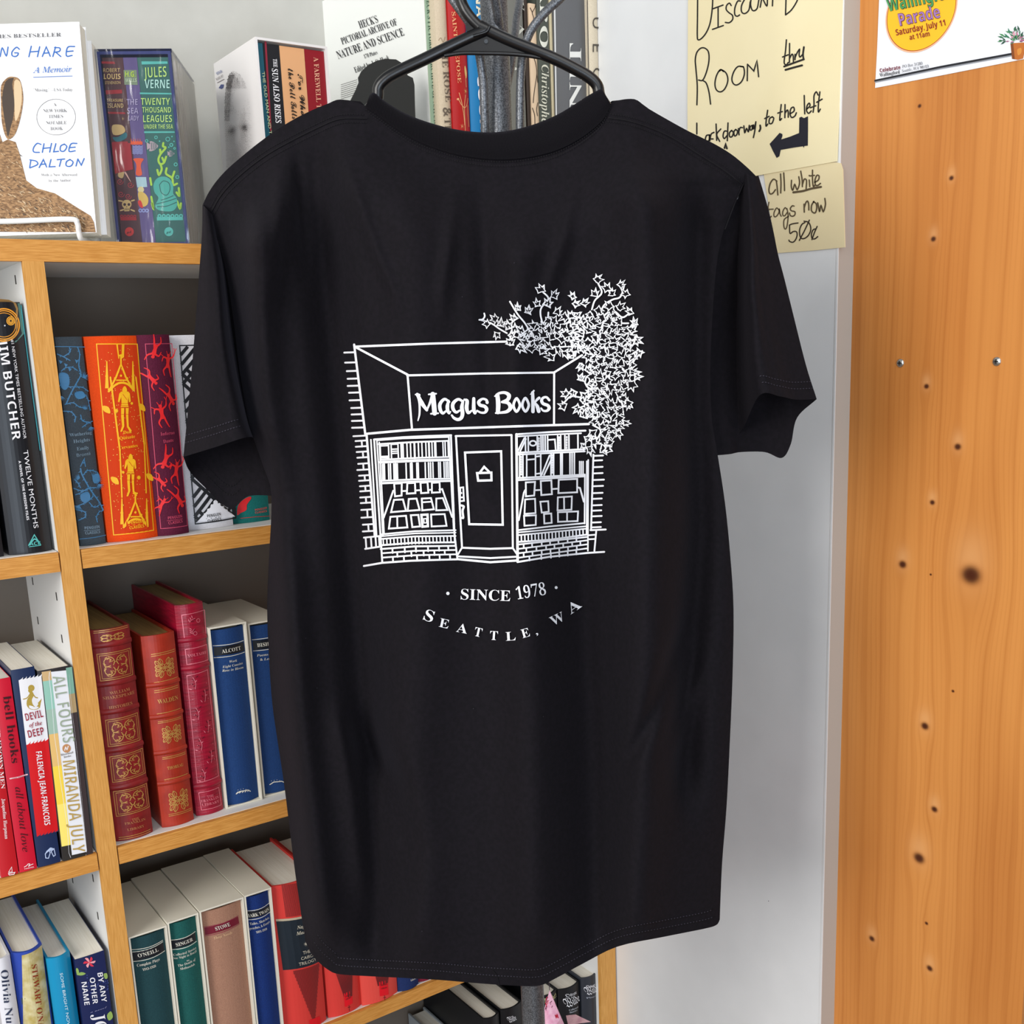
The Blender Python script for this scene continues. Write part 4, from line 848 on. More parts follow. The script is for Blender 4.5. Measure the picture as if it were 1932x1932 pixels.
for a, b in (((1490,524),(1660,494)), ((1497,590),(1666,562))): A.line([a, b], 1.2, wf)
A.text('BISHOP', (1516,565), (1620,547), 22, wf, 'serif', off=-.003); A.text('Poems, Prose', (1514,622), (1640,600), 14, wf, 'italb', off=-.006); A.text('& Letters', (1532,645), (1620,630), 14, wf, 'italb', off=-.006)
A.line([(1590,1375),(1610,1358),(1655,1352),(1674,1360)], 1.6, wf)
for i in range(5): A.disc((1598+i*15, 1344-abs(2-i)*-4), 2, wf, 5)
loa('cream slipcase half hidden behind the t-shirt, end of the leather shelf', 'blue cloth volume half hidden by the t-shirt, in the last slipcase of the leather shelf', from_bottom(3, (498,1506), (565,1487), (475,1176)), nav, bk_, A)
z4 = SH[4]; Y4 = 1.134
def spine4(A, q, hi, names, subs, ink_=wf, bandc=bk_):
    pass
A = Art(); A.at((230,1680), 6.44); dgn = cl_('dark_green_cloth', '#1f4348', '#1b3b40')
A.quad((125,778),(515,650),(530,750),(140,880), bk_, 8)
for a, b in (((120,775),(510,640)), ((128,768-25),(508,622)), ((135,890),(535,752))): A.line([a, ((a[0]+b[0])/2, (a[1]+b[1])/2+8), b], 1.1, wf, smooth=4)
A.text("O'NEILL", (205,822), (450,738), 44, wf, 'serif', off=-.003); A.text('Complete Plays', (195,938), (465,850), 34, wf, 'italb', off=-.006); A.text('1913-1920', (258,980), (415,925), 28, wf, 'italb', off=-.006)
loa('cream slipcase with a dark green volume, first on the lowest right-hand shelf', 'dark green cloth volume lettered in white, leftmost of the slipcased volumes', from_top(z4, Y4, (242.4,1773), (314.6,1743)), dgn, bk_, A)
A = Art(); A.at((230,1680), 6.44); gn = cl_('bottle_green_cloth', '#1a5853', '#164d49')
A.quad((608,630),(905,525),(915,625),(622,730), bk_, 8)
for a, b in (((605,625),(905,515)), ((618,740),(920,635))): A.line([a, ((a[0]+b[0])/2, (a[1]+b[1])/2+6), b], 1.2, wf, smooth=4)
A.text('SINGER', (668,688), (870,612), 42, wf, 'serif', off=-.003)
for s_, a, b, h_ in (('Collected Stories', (640,812), (915,715), 28), ('One Night in Brazil', (630,858), (920,755), 28), ('to', (788,860), (818,850), 22), ('The Death of', (692,935), (905,850), 28), ('Methuselah', (712,972), (890,908), 28)): A.text(s_, a, b, h_, wf, 'italb', off=-.006)
loa('cream slipcase with a bottle green volume, second on the lowest right-hand shelf', 'bottle green cloth volume in a narrow slipcase, beside the dark green one', from_top(z4, Y4, (315.4,1743), (374.4,1721)), gn, bk_, A)
A = Art(); A.at((230,1680), 6.44); tn = cl_('tan_cloth', '#a67c66', '#98705c'); mr = M('#6e0f28')
A.quad((1015,470),(1425,330),(1438,412),(1025,560), mr, 8); A.line([(1012,462),(1225,398),(1425,322)], 1.1, M('#8d2a44')); A.line([(1025,570),(1235,502),(1440,420)], 1.1, M('#8d2a44'))
A.text('STOWE', (1142,490), (1318,428), 46, wf, 'serif', off=-.003); A.text('Three Novels', (1125,598), (1345,522), 32, M('#d9b48c'), 'italb', off=-.006)
loa('cream slipcase with a wide tan volume with a maroon band', 'wide tan cloth volume with a maroon name band, in its slipcase', from_top(z4, Y4, (376,1721), (459.8,1691.6)), tn, mr, A)
A = Art(); A.at((230,1680), 6.44)
A.quad((1500,285),(1822,190),(1830,265),(1512,372), bk_, 8)
for a, b in (((1498,278),(1815,170)), ((1512,385),(1832,275))): A.line([a, ((a[0]+b[0])/2, (a[1]+b[1])/2+6), b], 1.1, wf, smooth=4)
A.text('MARK TWAIN', (1532,346), (1806,256), 40, wf, 'serif', off=-.003); A.text('Tales, Sketches,', (1570,432), (1805,350), 30, wf, 'italb', off=-.006); A.text('Speeches, & Essays', (1550,495), (1812,400), 29, wf, 'italb', off=-.006); A.text('1891-1910', (1635,522), (1768,478), 26, wf, 'italb', off=-.006)
loa('cream slipcase with a deep blue volume, between the tan volume and the red book', 'deep blue cloth volume in the slipcase next to the red book', from_top(z4, Y4, (460.6,1691.6), (511.8,1674)), cl_('royal_cloth', '#123070', '#0f2860'), bk_, A)
# ---- red library editions
red = mat('red_library_cloth', '#d13a33', .6, .25); dr = M('#6e1d20')
def hatch(A, f, u0, u1, v0, v1, n, m, tri=False):
    for i in range(n):
        u = u0+(u1-u0)*i/(n-1); 
        e = v1 if not tri else v0+(v1-v0)*(1-abs(2*(i/(n-1))-1)**1)
        A.line([f(u, v0), f(u, e)], 1, m, cap=False)
A = Art(); A.at((500,1560), 5.194); f = Q4((80,590),(560,505),(745,1880),(270,2010))
hatch(A, f, .19, .85, .0, .225, 30, dr); A.quad(f(0,.235), f(1,.235), f(1,.25), f(0,.25), M('#b8aa90'), 8); A.quad(f(0,.25), f(1,.25), f(1,.585), f(0,.585), M('#16222c'), 8)
hatch(A, f, .17, .75, .595, 1.0, 34, dr, True)
ct = M('#c9c2ae'); 
for s_, v, a, b, h_, sty in (('Naguib', .335, .36, .64, 34, 'italb'), ('Mahfouz', .375, .33, .7, 34, 'italb'), ('THE', .52, .41, .57, 32, 'sans'), ('CAIRO', .545, .36, .62, 30, 'sans'), ('TRILOGY', .572, .30, .68, 30, 'sans')):
    v2 = {'THE': .495, 'CAIRO': .53, 'TRILOGY': .565}.get(s_, v-.02); A.text(s_, f(a, v2), f(b, v2), h_, ct, sty, up=(-.1, -1))
blossom(A, *f(.5,.43), 26, 0, ct, 18)
A.quad(f(.36,.95), f(.6,.95), f(.6,1.), f(.36,1.), M('#e01020'), 3)
tl, tr = (514.8,1673.6), (598,1655)
geo = from_top(z4, Y4, tl, tr)
make_book('hardback_book', 'red clothbound volume with a black title panel, thickest of the red books', 'book', *geo, .135, red, art=A, bulge=.007, sq=.0035)
def lab(A, q, m):
    A.quad(*q, M('#e51022'), 3); a, b, c, d = map(np.array, q)
    for t, s_ in ((.3, 'EVERYMAN'), (.52, 'LIBRARY')): A.text(s_, tuple(a+(d-a)*t+(b-a)*.14), tuple(b+(c-b)*t-(b-a)*.14), 12, dr, 'bold')
    e = (d+c)/2; A.line([tuple(e), tuple(e+(4, 55))], 1, dr); A.line([tuple(e+(-10, 22)), tuple(e+(14, 18))], 1, dr)
A = Art(); A.at((500,1560), 5.194); f = Q4((700,1440),(860,1420),(855,1660),(780,1680)); hatch(A, f, 0, 1, -.8, 1, 22, dr); lab(A, ((772,1632),(855,1602),(862,1730),(782,1765)), dr)
X0, X1, Y, z, h = from_bottom(4, (625,1926.8), (684,1898), (600,1660))
make_book('hardback_book', 'narrower red clothbound volume, foot showing just right of the thick red one', 'book', X0, X1, Y, z, geo[4]-.004, .135, red, art=A, bulge=.006, sq=.0035)
A = Art(); A.at((500,1560), 5.194); f = Q4((1080,1440),(1220,1420),(1205,1530),(1108,1560)); hatch(A, f, 0, 1, -.8, 1, 22, dr); lab(A, ((1118,1520),(1205,1500),(1215,1645),(1125,1660)), dr)
X0, X1, Y, z, h = from_bottom(4, (688,1902), (756,1876), (650,1640))
make_book('hardback_book', 'red clothbound volume whose small label shows just under the shirt hem, lighter red', 'book', X0, X1, Y, z, geo[4]-.001, .135, mat('red_library_cloth_light', '#dc4a40', .6, .25), art=A, bulge=.006, sq=.0035)
A = Art(); A.at((500,1560), 5.194); A.text('Library', (1425,1512), (1490,1490), 18, wf, 'italb', off=-.004)
X0, X1, Y, z, h = from_bottom(4, (757.5,1877), (797,1862), (730,1640))
make_book('hardback_book', 'navy volume whose foot shows under the shirt hem beside the red books', 'book', X0, X1, Y, z, .205, .13, cl_('navy2', '#1c2f5f', '#182956'), art=A, bulge=.005)
X0, X1, Y, z, h = from_bottom(4, (798.5,1861), (830,1848), (760,1640))
make_book('hardback_book', 'small maroon volume foot at the end of the shelf under the shirt hem', 'book', X0, X1, Y+.004, z, .2, .13, cl_('maroon2', '#7d1f34', '#6f1a2e'), bulge=.004)
# ---- left bay
wt = M('#e9e9ee'); A = Art(); A.at((0,560), 3.864)
A.poly([(-60,40),(150,45),(168,130),(190,260),(120,330),(-60,330)], M('#46706a'), lv=.0002); A.poly([(-60,40),(120,44),(128,190),(110,290),(-60,330)], M('#8a6a3c'), smooth=3, lv=.00022)
for r_, w_ in ((118,2.4),(104,1.8),(88,1.2)): A.ring((28,205), r_, w_, M('#f0a030'), 40)
for r_ in (30,20,11): A.ring((80,175), r_, 1.6, M('#f5b040'), 24)
A.poly([(-60,120),(40,115),(52,150),(95,180),(122,250),(128,330),(60,345),(-60,340)], M('#12131a'), smooth=4); A.disc((35,210), 6, M('#c8ced8'), 8)
A.line([(160,60),(222,540),(300,1120)], 1.6, M('#2f8c96'), lv=.0004)
A.text('#1 NEW YORK TIMES BESTSELLING AUTHOR', (78,312), (172,1036), 22, wt, 'sans'); A.text('JIM BUTCHER', (-14,318), (90,1046), 62, wt, 'bold', off=-.008)
A.text('TWELVE MONTHS', (168,1120), (246,1688), 36, wt, 'sans'); A.text('A NOVEL OF THE DRESDEN FILES', (133,1196), (194,1628), 17, wt, 'bold')
t_ = M('#58b8b4'); A.line([(208,1812),(250,1735),(298,1808)], 1.8, t_); A.line([(228,1790),(252,1765),(280,1786)], 2.4, t_, smooth=3); A.text('ACE', (212,1812), (296,1806), 24, t_, 'bold'); A.line([(212,1822),(298,1812)], 1.3, t_)
blk = mat('black_jacket', '#17181d', .35, .4)
make_book('hardback_book', 'black glossy hardback with silver lettering and a small figure, beside the left white upright', 'book', *from_bottom(2, (18,1048.5), (102,1040), (-5,570)), .165, blk, art=A, bulge=.005)
make_book('hardback_book', 'dark hardback sliver at the left photo edge, beside the black glossy hardback', 'book', *from_bottom(2, (-60,1060), (9,1050), (-60,640)), .16, mat('charcoal_jacket', '#202126', .45, .3), bulge=.005)
A = Art(); A.at((0,1200), 4.2); cwh = M('#f0e6e6')
A.text('I WHO HAVE NEVER KNOWN MEN', (-75,230), (8,1210), 32, cwh, 'serif', off=-.004); A.text('Jacqueline Harpman', (12,1288), (38,1606), 28, cwh, 'serif', off=-.004)
A.line([(68,1870),(92,1830),(96,1868),(68,1872)], 1.2, cwh); A.line([(66,1882),(118,1872),(110,1888),(74,1893),(66,1882)], 1.4, cwh)
make_book('paperback_book', 'red paperback with cream author name, at the left edge of the third shelf', 'book', *from_bottom(3, (4,1660), (39,1653), (-14,1300)), .125, mat('red_paper_cover', '#bd1420', .35, .4), hard=False, art=A)
A = Art(); A.at((0,1200), 4.2); dk = M('#3a0a14')
A.text('bell hooks', (22,478), (92,1008), 66, dk, 'serif', off=-.004); A.text('all about love', (118,1198), (178,1712), 56, dk, 'ital'); A.line([(80,1130),(148,1118),(216,1098)], 2.6, M('#e8b8c0')); A.text('new visions', (95,1132), (205,1106), 8, M('#7a1020'), 'sans')
A.line([(192,1830),(212,1818),(222,1806),(236,1806),(226,1824),(246,1812),(262,1806)], 1.2, cwh, smooth=4); A.text('HARPER', (194,1848), (270,1832), 10, cwh, 'sans')
make_book('paperback_book', 'crimson paperback with large dark lowercase lettering on the third shelf', 'book', *from_bottom(3, (40,1652.5), (73,1642), (15,1282)), .125, mat('crimson_paper_cover', '#c8102e', .35, .4), hard=False, art=A)
A = Art(); A.at((0,1200), 4.2)
def waves(A, p0, p1, n, m, hgt, dirn=1):
    p0, p1 = np.array(p0, float), np.array(p1, float)
    for i in range(n):
        a = p0+(p1-p0)*i/n; b_ = p0+(p1-p0)*(i+1)/n; A.poly([tuple(a), tuple((a+b_)/2+(8, -hgt*.5*dirn)), tuple(b_+(4, -hgt*dirn)), tuple(b_)], m)
A.quad((147,350),(328,318),(384,828),(208,862), M('#e8e8ec'), 6); waves(A, (148,352), (330,320), 6, M('#e8e8ec'), 22)
A.quad((208,862),(384,826),(462,1548),(292,1590), M('#cf1018'), 6); waves(A, (210,866), (384,830), 6, M('#cf1018'), 26)
waves(A, (292,1592), (462,1550), 6, M('#16284f'), 22)
mg = M('#b09640'); A.disc((248,412), 26, mg, 16); A.disc((240,432), 18, mg, 12); A.poly([(236,440),(256,440),(268,470),(252,505),(262,545),(290,560),(322,512),(318,560),(292,582),(240,580),(212,550),(214,505),(232,475)], mg, smooth=3); A.line([(240,455),(214,490),(186,500)], 2, mg, smooth=3); A.line([(262,460),(280,485),(300,490)], 2, mg, smooth=3); A.poly([(300,530),(332,495),(322,540),(316,575)], mg)
mv = M('#98102e')
A.text('DEVIL', (206,672), (344,640), 58, mv, 'bold', off=-.01); A.text('of the', (232,722), (334,702), 34, mv, 'italb'); A.text('DEEP', (226,806), (352,778), 58, mv, 'bold', off=-.01)
A.text('FALENCIA JEAN-FRANCOIS', (282,916), (352,1498), 46, wt, 'bold', off=-.006)
for k in range(4): A.line([(360+k*6,1725-k*8),(375+k*8,1700-k*7),(400+k*8,1698-k*4)], 1.6, M('#b4c4e4'), smooth=3)
for q in ([(358,1725),(385,1700),(398,1715),(384,1760),(362,1758)], [(404,1705),(428,1685),(438,1735),(424,1745)]): A.line(q, 1.6, M('#b4c4e4'), closed=True)
make_book('paperback_book', 'white, red and navy paperback with a gold tailed figure on its spine', 'book', *from_bottom(3, (74,1640.8), (117,1628.8), (52,1262)), .13, mat('navy_paper_cover', '#16284f', .35, .4), hard=False, art=A)
A = Art(); A.at((0,1200), 4.2)
f = Q4((330,285),(570,245),(740,1735),(503,1790))
for v0, v1, c in ((0,.13,'#c8a878'),(.05,.2,'#8fc0b0'),(.2,.36,'#9ab8a8'),(.33,.52,'#e0b870'),(.5,.75,'#f0d048'),(.7,.94,'#f5e070'),(.92,1.0,'#2a2622')): A.quad(f(0, v0), f(.3, v0), f(.3, v1), f(0, v1), M(c), 3)
for v0, v1, c in ((0,.16,'#78a898'),(.14,.24,'#a8926a'),(.24,1.0,'#3a3032')): A.quad(f(.8, v0), f(1, v0), f(1, v1), f(.8, v1), M(c), 3)
A.quad(f(.25,.975), f(.95,.975), f(.95,1.0), f(.25,1.0), M('#2a2622'), 4)
A.poly([(390,285),(545,270),(552,330),(560,480),(575,620),(605,860),(625,1060),(650,1300),(668,1500),(688,1700),(680,1745),(560,1760),(545,1720),(530,1500),(500,1300),(470,1100),(455,960),(430,800),(415,600),(398,420),(386,330)], M('#e6e8ee'))
t1, t2, t3 = M('#9aa894'), M('#c08a5c'), M('#b89a52')
A.text('ALL FOURS', (412,322), (498,848), 96, t1, 'bold', off=-.018); A.disc((527,890), 34, t2, 20); A.line([(512,905),(520,880),(530,900),(540,872)], 1.6, wt, smooth=3); A.text('Riverhead', (482,948), (580,926), 16, M('#5a5048'), 'serif', off=-.004); A.text('Books', (505,965), (562,952), 14, M('#5a5048'), 'serif', off=-.004)
A.text('MIRANDA JULY', (492,992), (576,1716), 98, t3, 'bold', off=-.018)
make_book('paperback_book', 'thick paperback with a white strip of hand-drawn letters, beside the left upright', 'book', *from_bottom(3, (119.5,1627), (178,1611.5), (107,1262)), .14, mat('painted_cover', '#2c282a', .35, .4), hard=False, art=A)
z4 = SH[4]
A = Art(); A.at((0,1690), 7.98); dkb = M('#26304a')
A.text('Olivia Nunn', (6,1120), (118,2150), 118, dkb, 'serif', off=-.006)
make_book('hardback_book', 'pale jacketed hardback with large dark serif lettering, at the bottom left photo corner', 'book', *from_top(z4, 1.138, (-14,1812), (20.5,1805)), .15, mat('pale_jacket', '#d8d8de', .35, .4), art=A, bulge=.004)
A = Art(); A.at((0,1690), 7.98)
A.quad((330,905),(655,785),(800,2040),(370,2040), mat('gold_jacket_print', '#b7a45c', .4, .4, .15, kind='n', col2='#d8cfa4', scale=90), 10, 2); A.poly([(330,1570),(390,1560),(345,1680)], M('#3a4a58'))
A.text("STEWART O'NAN", (470,1040), (590,2080), 92, M('#8e3018'), 'serif', off=-.006)
make_book('hardback_book', 'gold and blue jacketed hardback with rust-coloured capitals on the bottom left shelf', 'book', *from_top(z4, 1.138, (22,1803), (82.5,1787)), .15, mat('blue_gold_jacket', '#2c46a0', .35, .4), art=A, bulge=.008)
A = Art(); A.at((0,1690), 7.98); A.text('SOME BRIGHT NOWHERE', (898,1160), (1050,2200), 44, M('#cfe6ee'), 'sans')
make_book('hardback_book', 'turquoise jacketed hardback with thin pale capitals, next to the navy floral paperback', 'book', *from_top(z4, 1.138, (88,1811), (134,1800)), .15, mat('turquoise_jacket', '#1488b4', .3, .4), art=A, bulge=.005)
A = Art(); A.at((0,1690), 7.98); pkk = M('#d8344c')
for a in range(6): A.poly([(1345,1005), (1345+95*math.cos(a*1.05-.3), 1000+85*math.sin(a*1.05-.3)), (1345+70*math.cos(a*1.05+.25), 1000+62*math.sin(a*1.05+.25))], pkk if a % 2 else M('#f0a0a8'), smooth=2)
gl_ = M('#8fae5c'); A.poly([(1145,1100),(1175,1100),(1190,1160),(1160,1190)], gl_, smooth=3); A.poly([(1155,1190),(1220,1150),(1290,1170),(1230,1200)], gl_, smooth=3); A.poly([(1560,1180),(1610,1170),(1620,1240),(1580,1250)], gl_, smooth=3); A.poly([(1610,1800),(1670,1740),(1700,1830),(1640,1880)], gl_, smooth=3)
rr = random.Random(5)
for k in range(60): A.disc((rr.uniform(1300,1630), 1240+rr.gauss(120,70)), rr.uniform(4,9), M('#4a58a0'), 6)
for s_, a, b in (('BY ANY', (1462,1160), (1530,1600)), ('OTHER', (1345,1232), (1395,1625)), ('NAME', (1222,1300), (1270,1645))): A.text(s_, a, b, 78, wt, 'bold', off=-.006)
A.text('a novel', (1360,1760), (1610,1680), 26, M('#8a8ab0'), 'script'); A.text('JODI', (1375,1790), (1480,2300), 200, wt, 'serif', off=-.004)
make_book('paperback_book', 'navy paperback with a red flower and white capitals, beside the left upright', 'book', *from_top(z4, 1.136, (140,1810.5), (197,1795)), .15, mat('navy_floral_cover', '#182452', .35, .4), hard=False, art=A)
# ---- bottom shelf, right bay (tops only in view)
z5 = SH[5]; slate = mat('slate_jacket', '#2c3038', .35, .4); jb = mat('black_cloth_jacket', '#131418', .4, .3)
make_book('hardback_book', 'large black hardback at the bottom, its black front board turned to the viewer', 'book', *from_top(z5, 1.138, (914.5,1928), (945,1911)), .17, jb, bulge=.005)
A = Art(); A.at((740,1780), 4.6); A.text('Wilde', (1015,690), (1080,660), 48, wt, 'frak')
make_book('hardback_book', 'black hardback left of the rack post on the bottom shelf', 'book', *from_top(z5, 1.14, (947.5,1911), (988,1890)), .165, jb, art=A, bulge=.005)
X0, X1, Y, z, h = from_top(z5, 1.138, (880,1947), (913,1930))
make_book('hardback_book', 'grey hardback with a pale top edge, left of the large black hardback', 'book', X0, X1, Y, z, h-.058, .165, mat('grey_jacket', '#8f969c', .4, .3), bulge=.004)
A = Art(); A.at((740,1780), 4.6); A.text("Light!", (1325,520), (1440,470), 40, M('#b8b080'), 'italb')
make_book('hardback_book', 'black hardback partly behind the pink paper crane', 'book', *from_top(z5, 1.142, (1016,1885), (1055,1869)), .16, jb, art=A, bulge=.006)
A = Art(); A.at((740,1780), 4.6); A.text('Oscar', (1510,470), (1605,435), 26, wt, 'frak'); A.text('Wilde', (1512,560), (1645,505), 74, wt, 'frak'); A.text('Collected', (1535,585), (1620,560), 14, M('#b0b4bc'), 'serif', off=-.004); A.text('Stories', (1540,605), (1610,584), 14, M('#b0b4bc'), 'serif', off=-.004)
make_book('hardback_book', 'black hardback with silver blackletter title, right of the pink paper crane', 'book', *from_top(z5, 1.142, (1056.5,1870), (1098.5,1855)), .165, jb, art=A, bulge=.006)
A = Art(); A.at((740,1780), 4.6); A.text('Oscar', (1690,392), (1765,366), 24, wt, 'frak'); A.text('Wilde', (1690,452), (1800,412), 66, wt, 'frak'); A.text('Plays', (1690,482), (1770,458), 12, M('#a8acb8'), 'serif', off=-.004)
make_book('hardback_book', 'slate-grey hardback with blackletter title, last on the bottom shelf', 'book', *from_top(z5, 1.14, (1099.5,1851), (1131,1834)), .165, slate, art=A, bulge=.005)
# ================================================================ on top of the bookcase
zt = ZT+.0002
def frame(P0, ang):                                # ang: direction (from +Y) that runs to the right along the front
    ex = np.array([math.sin(ang), math.cos(ang), 0.]); ey = np.array([-ex[1], ex[0], 0.])
    return ex, ey, lambda v: np.asarray(P0)+np.asarray(v, float).reshape(-1, 3) @ np.array([ex, ey, [0, 0, 1]])
# memoir, face out on a wire easel
P0 = onY(183., 446., 1.136); P0[2] = ZT+.0085; ang = YAW+math.radians(88); ex, ey, T = frame(P0, ang)
lean = .10; tilt = lambda v: T(np.c_[np.asarray(v)[:, 0], np.asarray(v)[:, 1]+np.asarray(v)[:, 2]*lean, np.asarray(v)[:, 2]])
nout = -(ey*1-np.array([0, 0, lean])*0); nn = np.cross(ex, ey*lean+np.array([0, 0, 1])); nn = nn/np.linalg.norm(nn)
if nn @ (CAM-P0) < 0: nn = -nn
pmap = planar(P0, nn)
tl = pmap(np.array([152.5]), np.array([41.]), 0)[0]; hh = (tl-P0)[2]; ww = .137
hwh = mat('white_gloss_cover', '#e9e9ea', .35, .4)
bk0 = thing('paperback_book', 'white paperback facing out on a wire easel, with a brown hare and blue lettering', 'book', P0+ex*(-ww/2))
A = Art(lift=.0004); A.at((0,0), 4.026); bl = M('#2b62ae'); gy = M('#58585c')
A.text('YORK TIMES BESTSELLER', (-275,302), (468,280), 30, gy, 'serif', off=-.005)
def hw(pts, w_, m, s=5): A.line(pts, w_, m, smooth=s)
Lb = 2.3
for q in ([(-60,432),(-45,360)], [(-45,360),(-38,432),(-15,355)], [(2,430),(18,365),(48,425),(62,358)], [(148,375),(125,360),(92,395),(95,425),(125,428),(140,405),(112,402)],
          [(238,352),(220,432)], [(302,356),(285,432)], [(230,395),(295,390)], [(322,430),(352,356),(382,428)], [(334,405),(374,402)], [(402,430),(422,358)], [(415,362),(455,366),(452,390),(412,398)], [(425,398),(462,430)], [(568,354),(515,360),(505,425),(548,422)], [(510,392),(556,388)]): hw(q, Lb, bl, 4 if len(q) > 3 else 0)
A.text('A Memoir', (252,558), (548,548), 46, bl, 'ital', off=.004); A.line([(255,588),(550,578)], 1.2, bl)
A.text('"Moving."—USA Today', (258,698), (555,694), 24, gy, 'serif', off=-.006)
A.ring((427,890), 147, .8, gy, 48, 136)
for s_, a, b, y in (('A', 408, 432, 808), ('NEW YORK', 330, 512, 854), ('TIMES', 372, 482, 898), ('NOTABLE', 352, 508, 946), ('BOOK', 386, 480, 990)): A.text(s_, (a, y+2), (b, y), 26, gy, 'serif', off=-.006)
for q in ([(312,1098),(282,1090),(255,1125),(258,1155),(300,1158)], [(335,1092),(322,1158)], [(392,1090),(378,1156)], [(326,1128),(384,1122)], [(425,1092),(408,1154),(445,1150)], [(490,1095),(462,1110),(460,1145),(488,1148),(508,1115),(490,1095)], [(585,1090),(540,1094),(525,1150),(572,1146)], [(532,1122),(572,1118)],
          [(235,1215),(226,1275)], [(228,1215),(275,1225),(285,1250),(228,1276)], [(298,1274),(330,1212),(355,1270)], [(308,1250),(348,1246)], [(388,1212),(374,1268),(420,1266)], [(435,1214),(492,1208)], [(466,1212),(452,1264)], [(532,1212),(505,1230),(505,1260),(538,1262),(556,1232),(532,1212)], [(578,1262),(592,1208)], [(592,1208),(618,1256),(640,1205)]): hw(q, Lb, bl, 4 if len(q) > 3 else 0)
A.text('With a New Afterword', (315,1340), (590,1338), 20, gy, 'serif', off=-.006); A.text('by the Author', (372,1384), (542,1380), 20, gy, 'serif', off=-.006)
fur = mat('hare_fur_print', '#6a4e36', .6, .2, kind='n', col2='#a8845e', scale=300, stretch=(1, 1, 2.4)); furd = M('#3a2c22'); furl = M('#c9b08c')
A.poly([(-240,1080),(-60,1000),(-10,990),(20,1080),(60,1060),(120,1080),(150,1170),(185,1310),(200,1370),(280,1430),(420,1470),(560,1560),(690,1640),(715,1690),(728,1765),(-240,1760)], fur)
A.poly([(10,650),(60,590),(110,585),(150,605),(172,680),(178,760),(165,860),(140,960),(110,1030),(62,1060),(30,1000),(12,900),(8,760)], fur, smooth=3); A.poly([(45,620),(105,592),(95,640),(110,760),(105,880),(85,960),(62,1040),(45,960),(28,860),(18,740)], furd, smooth=3); A.poly([(110,620),(155,625),(168,740),(150,860),(118,920),(112,800)], furl, smooth=3)
rr = random.Random(11)
for i in range(420):
    x = rr.uniform(-230, 640); y0 = 1380 if x < 180 else 1420+(x-200)*.52; y = rr.uniform(y0, 1755) if x > 160 or rr.random() < .5 else rr.uniform(1120, 1740)
    if x > 150 and y < 1400+(x-180)*.5: continue
    L_ = rr.uniform(14, 34); a = rr.uniform(.4, 1.0); A.line([(x, y), (x+L_*math.cos(a), y+L_*math.sin(a)*.9)], rr.uniform(.6, 1.2), rr.choice([furd, furl, furl, M('#6e5238')]), cap=False)
cm = MB(); V = tilt([(-ww,0,.0),(0,0,.0),(0,0,hh),(-ww,0,hh)]); cm.prism(V, nn*-.0007, hwh); A.lay(cm, pmap); cm.build('cover', bk0)
cm = MB(); V = tilt([(-ww,.0014,.0),(-.001,.0014,.0),(-.001,.0014,hh-.001),(-ww,.0014,hh-.001)]); cm.prism(V, nn*-.0155, page); cm.build('page_block', bk0)
cm = MB(); V = tilt([(-ww,.0175,.0),(0,.0175,.0),(0,.0175,hh),(-ww,.0175,hh)]); cm.prism(V, nn*-.0006, hwh); cm.build('back_cover', bk0)
b2 = thing('paperback_book', 'second white paperback standing directly behind the hare paperback', 'book', P0+ex*(-ww/2)+ey*.03)
dx = .004; cm = MB(); V = tilt([(-ww+dx,.0185,.0),(dx,.0185,.0),(dx,.0185,hh-.012),(-ww+dx,.0185,hh-.012)]); cm.prism(V, nn*-.0007, hwh); cm.build('cover', b2)
cm = MB(); V = tilt([(-ww+dx,.0195,.0),(dx-.001,.0195,.0),(dx-.001,.0195,hh-.013),(-ww+dx,.0195,hh-.013)]); cm.prism(V, nn*-.014, page); cm.build('page_block', b2)
wire = mat('white_coated_wire', '#dcdcda', .35, .4)
es = thing('book_easel', 'white coated-wire easel holding the hare paperback', 'book stand', P0+ex*(-.07)); b = MB()
zl = float(pmap(np.array([60.]), np.array([418.]), 0)[0][2]-P0[2])
for sx in (-.0155, -.125):
    pts = [(-.07, -.006, zl), (sx+(-.006 if sx > -.07 else .006), -.006, zl), (sx, -.0055, zl-.004), (sx, -.004, .002), (sx, .0, -.0052), (sx, .02, -.0052), (sx, .045, -.0052), (sx, .062, .02), (sx, .064+.1*lean, .11)]
    b.tube(T(cr(pts, 6)), .0026, wire, 10)
b.tube(T([(-.125,.064+.1*lean,.11),(-.0155,.064+.1*lean,.11)]), .0026, wire, 10); b.build('wire_frame', es)
# boxed set of three sea stories in shrink wrap
P0 = onY(356.5, 459., 1.140); P0[2] = zt; ang = YAW+math.radians(83.7); ex, ey, T = frame(P0, ang); nn = -ey
pmap = planar(P0, nn); tl = pmap(np.array([182.]), np.array([97.]), 0)[0]; bw = float((P0-tl) @ ex); bh = float(pmap(np.array([324.]), np.array([96.]), 0)[0][2]-zt); bd = .135
boxm = mat('blue_box_card', '#243070', .4, .35)
bx_ = thing('box_set_case', 'dark blue box of three sea stories in crinkled clear wrap, on the bookcase top', 'book box', P0+ex*(-bw/2))
t = .0028; b = MB()
for a, c in (((-bw,0,0),(-bw+t,bd,bh)), ((-t,0,0),(0,bd,bh)), ((-bw+t,0,0),(-t,bd,t)), ((-bw+t,0,bh-t),(-t,bd,bh)), ((-bw+t,bd-t,t),(-t,bd,bh-t))): b.box(a, c, boxm, T)
b.box((-.0001,.004,.0005), (.0004,bd-.001,bh-.0005), mat('wrap_glare_box_side', '#b9b6b0', .4, .35), T)  # right face coloured pale grey for the glare on the clear wrap
b.build('case', bx_)
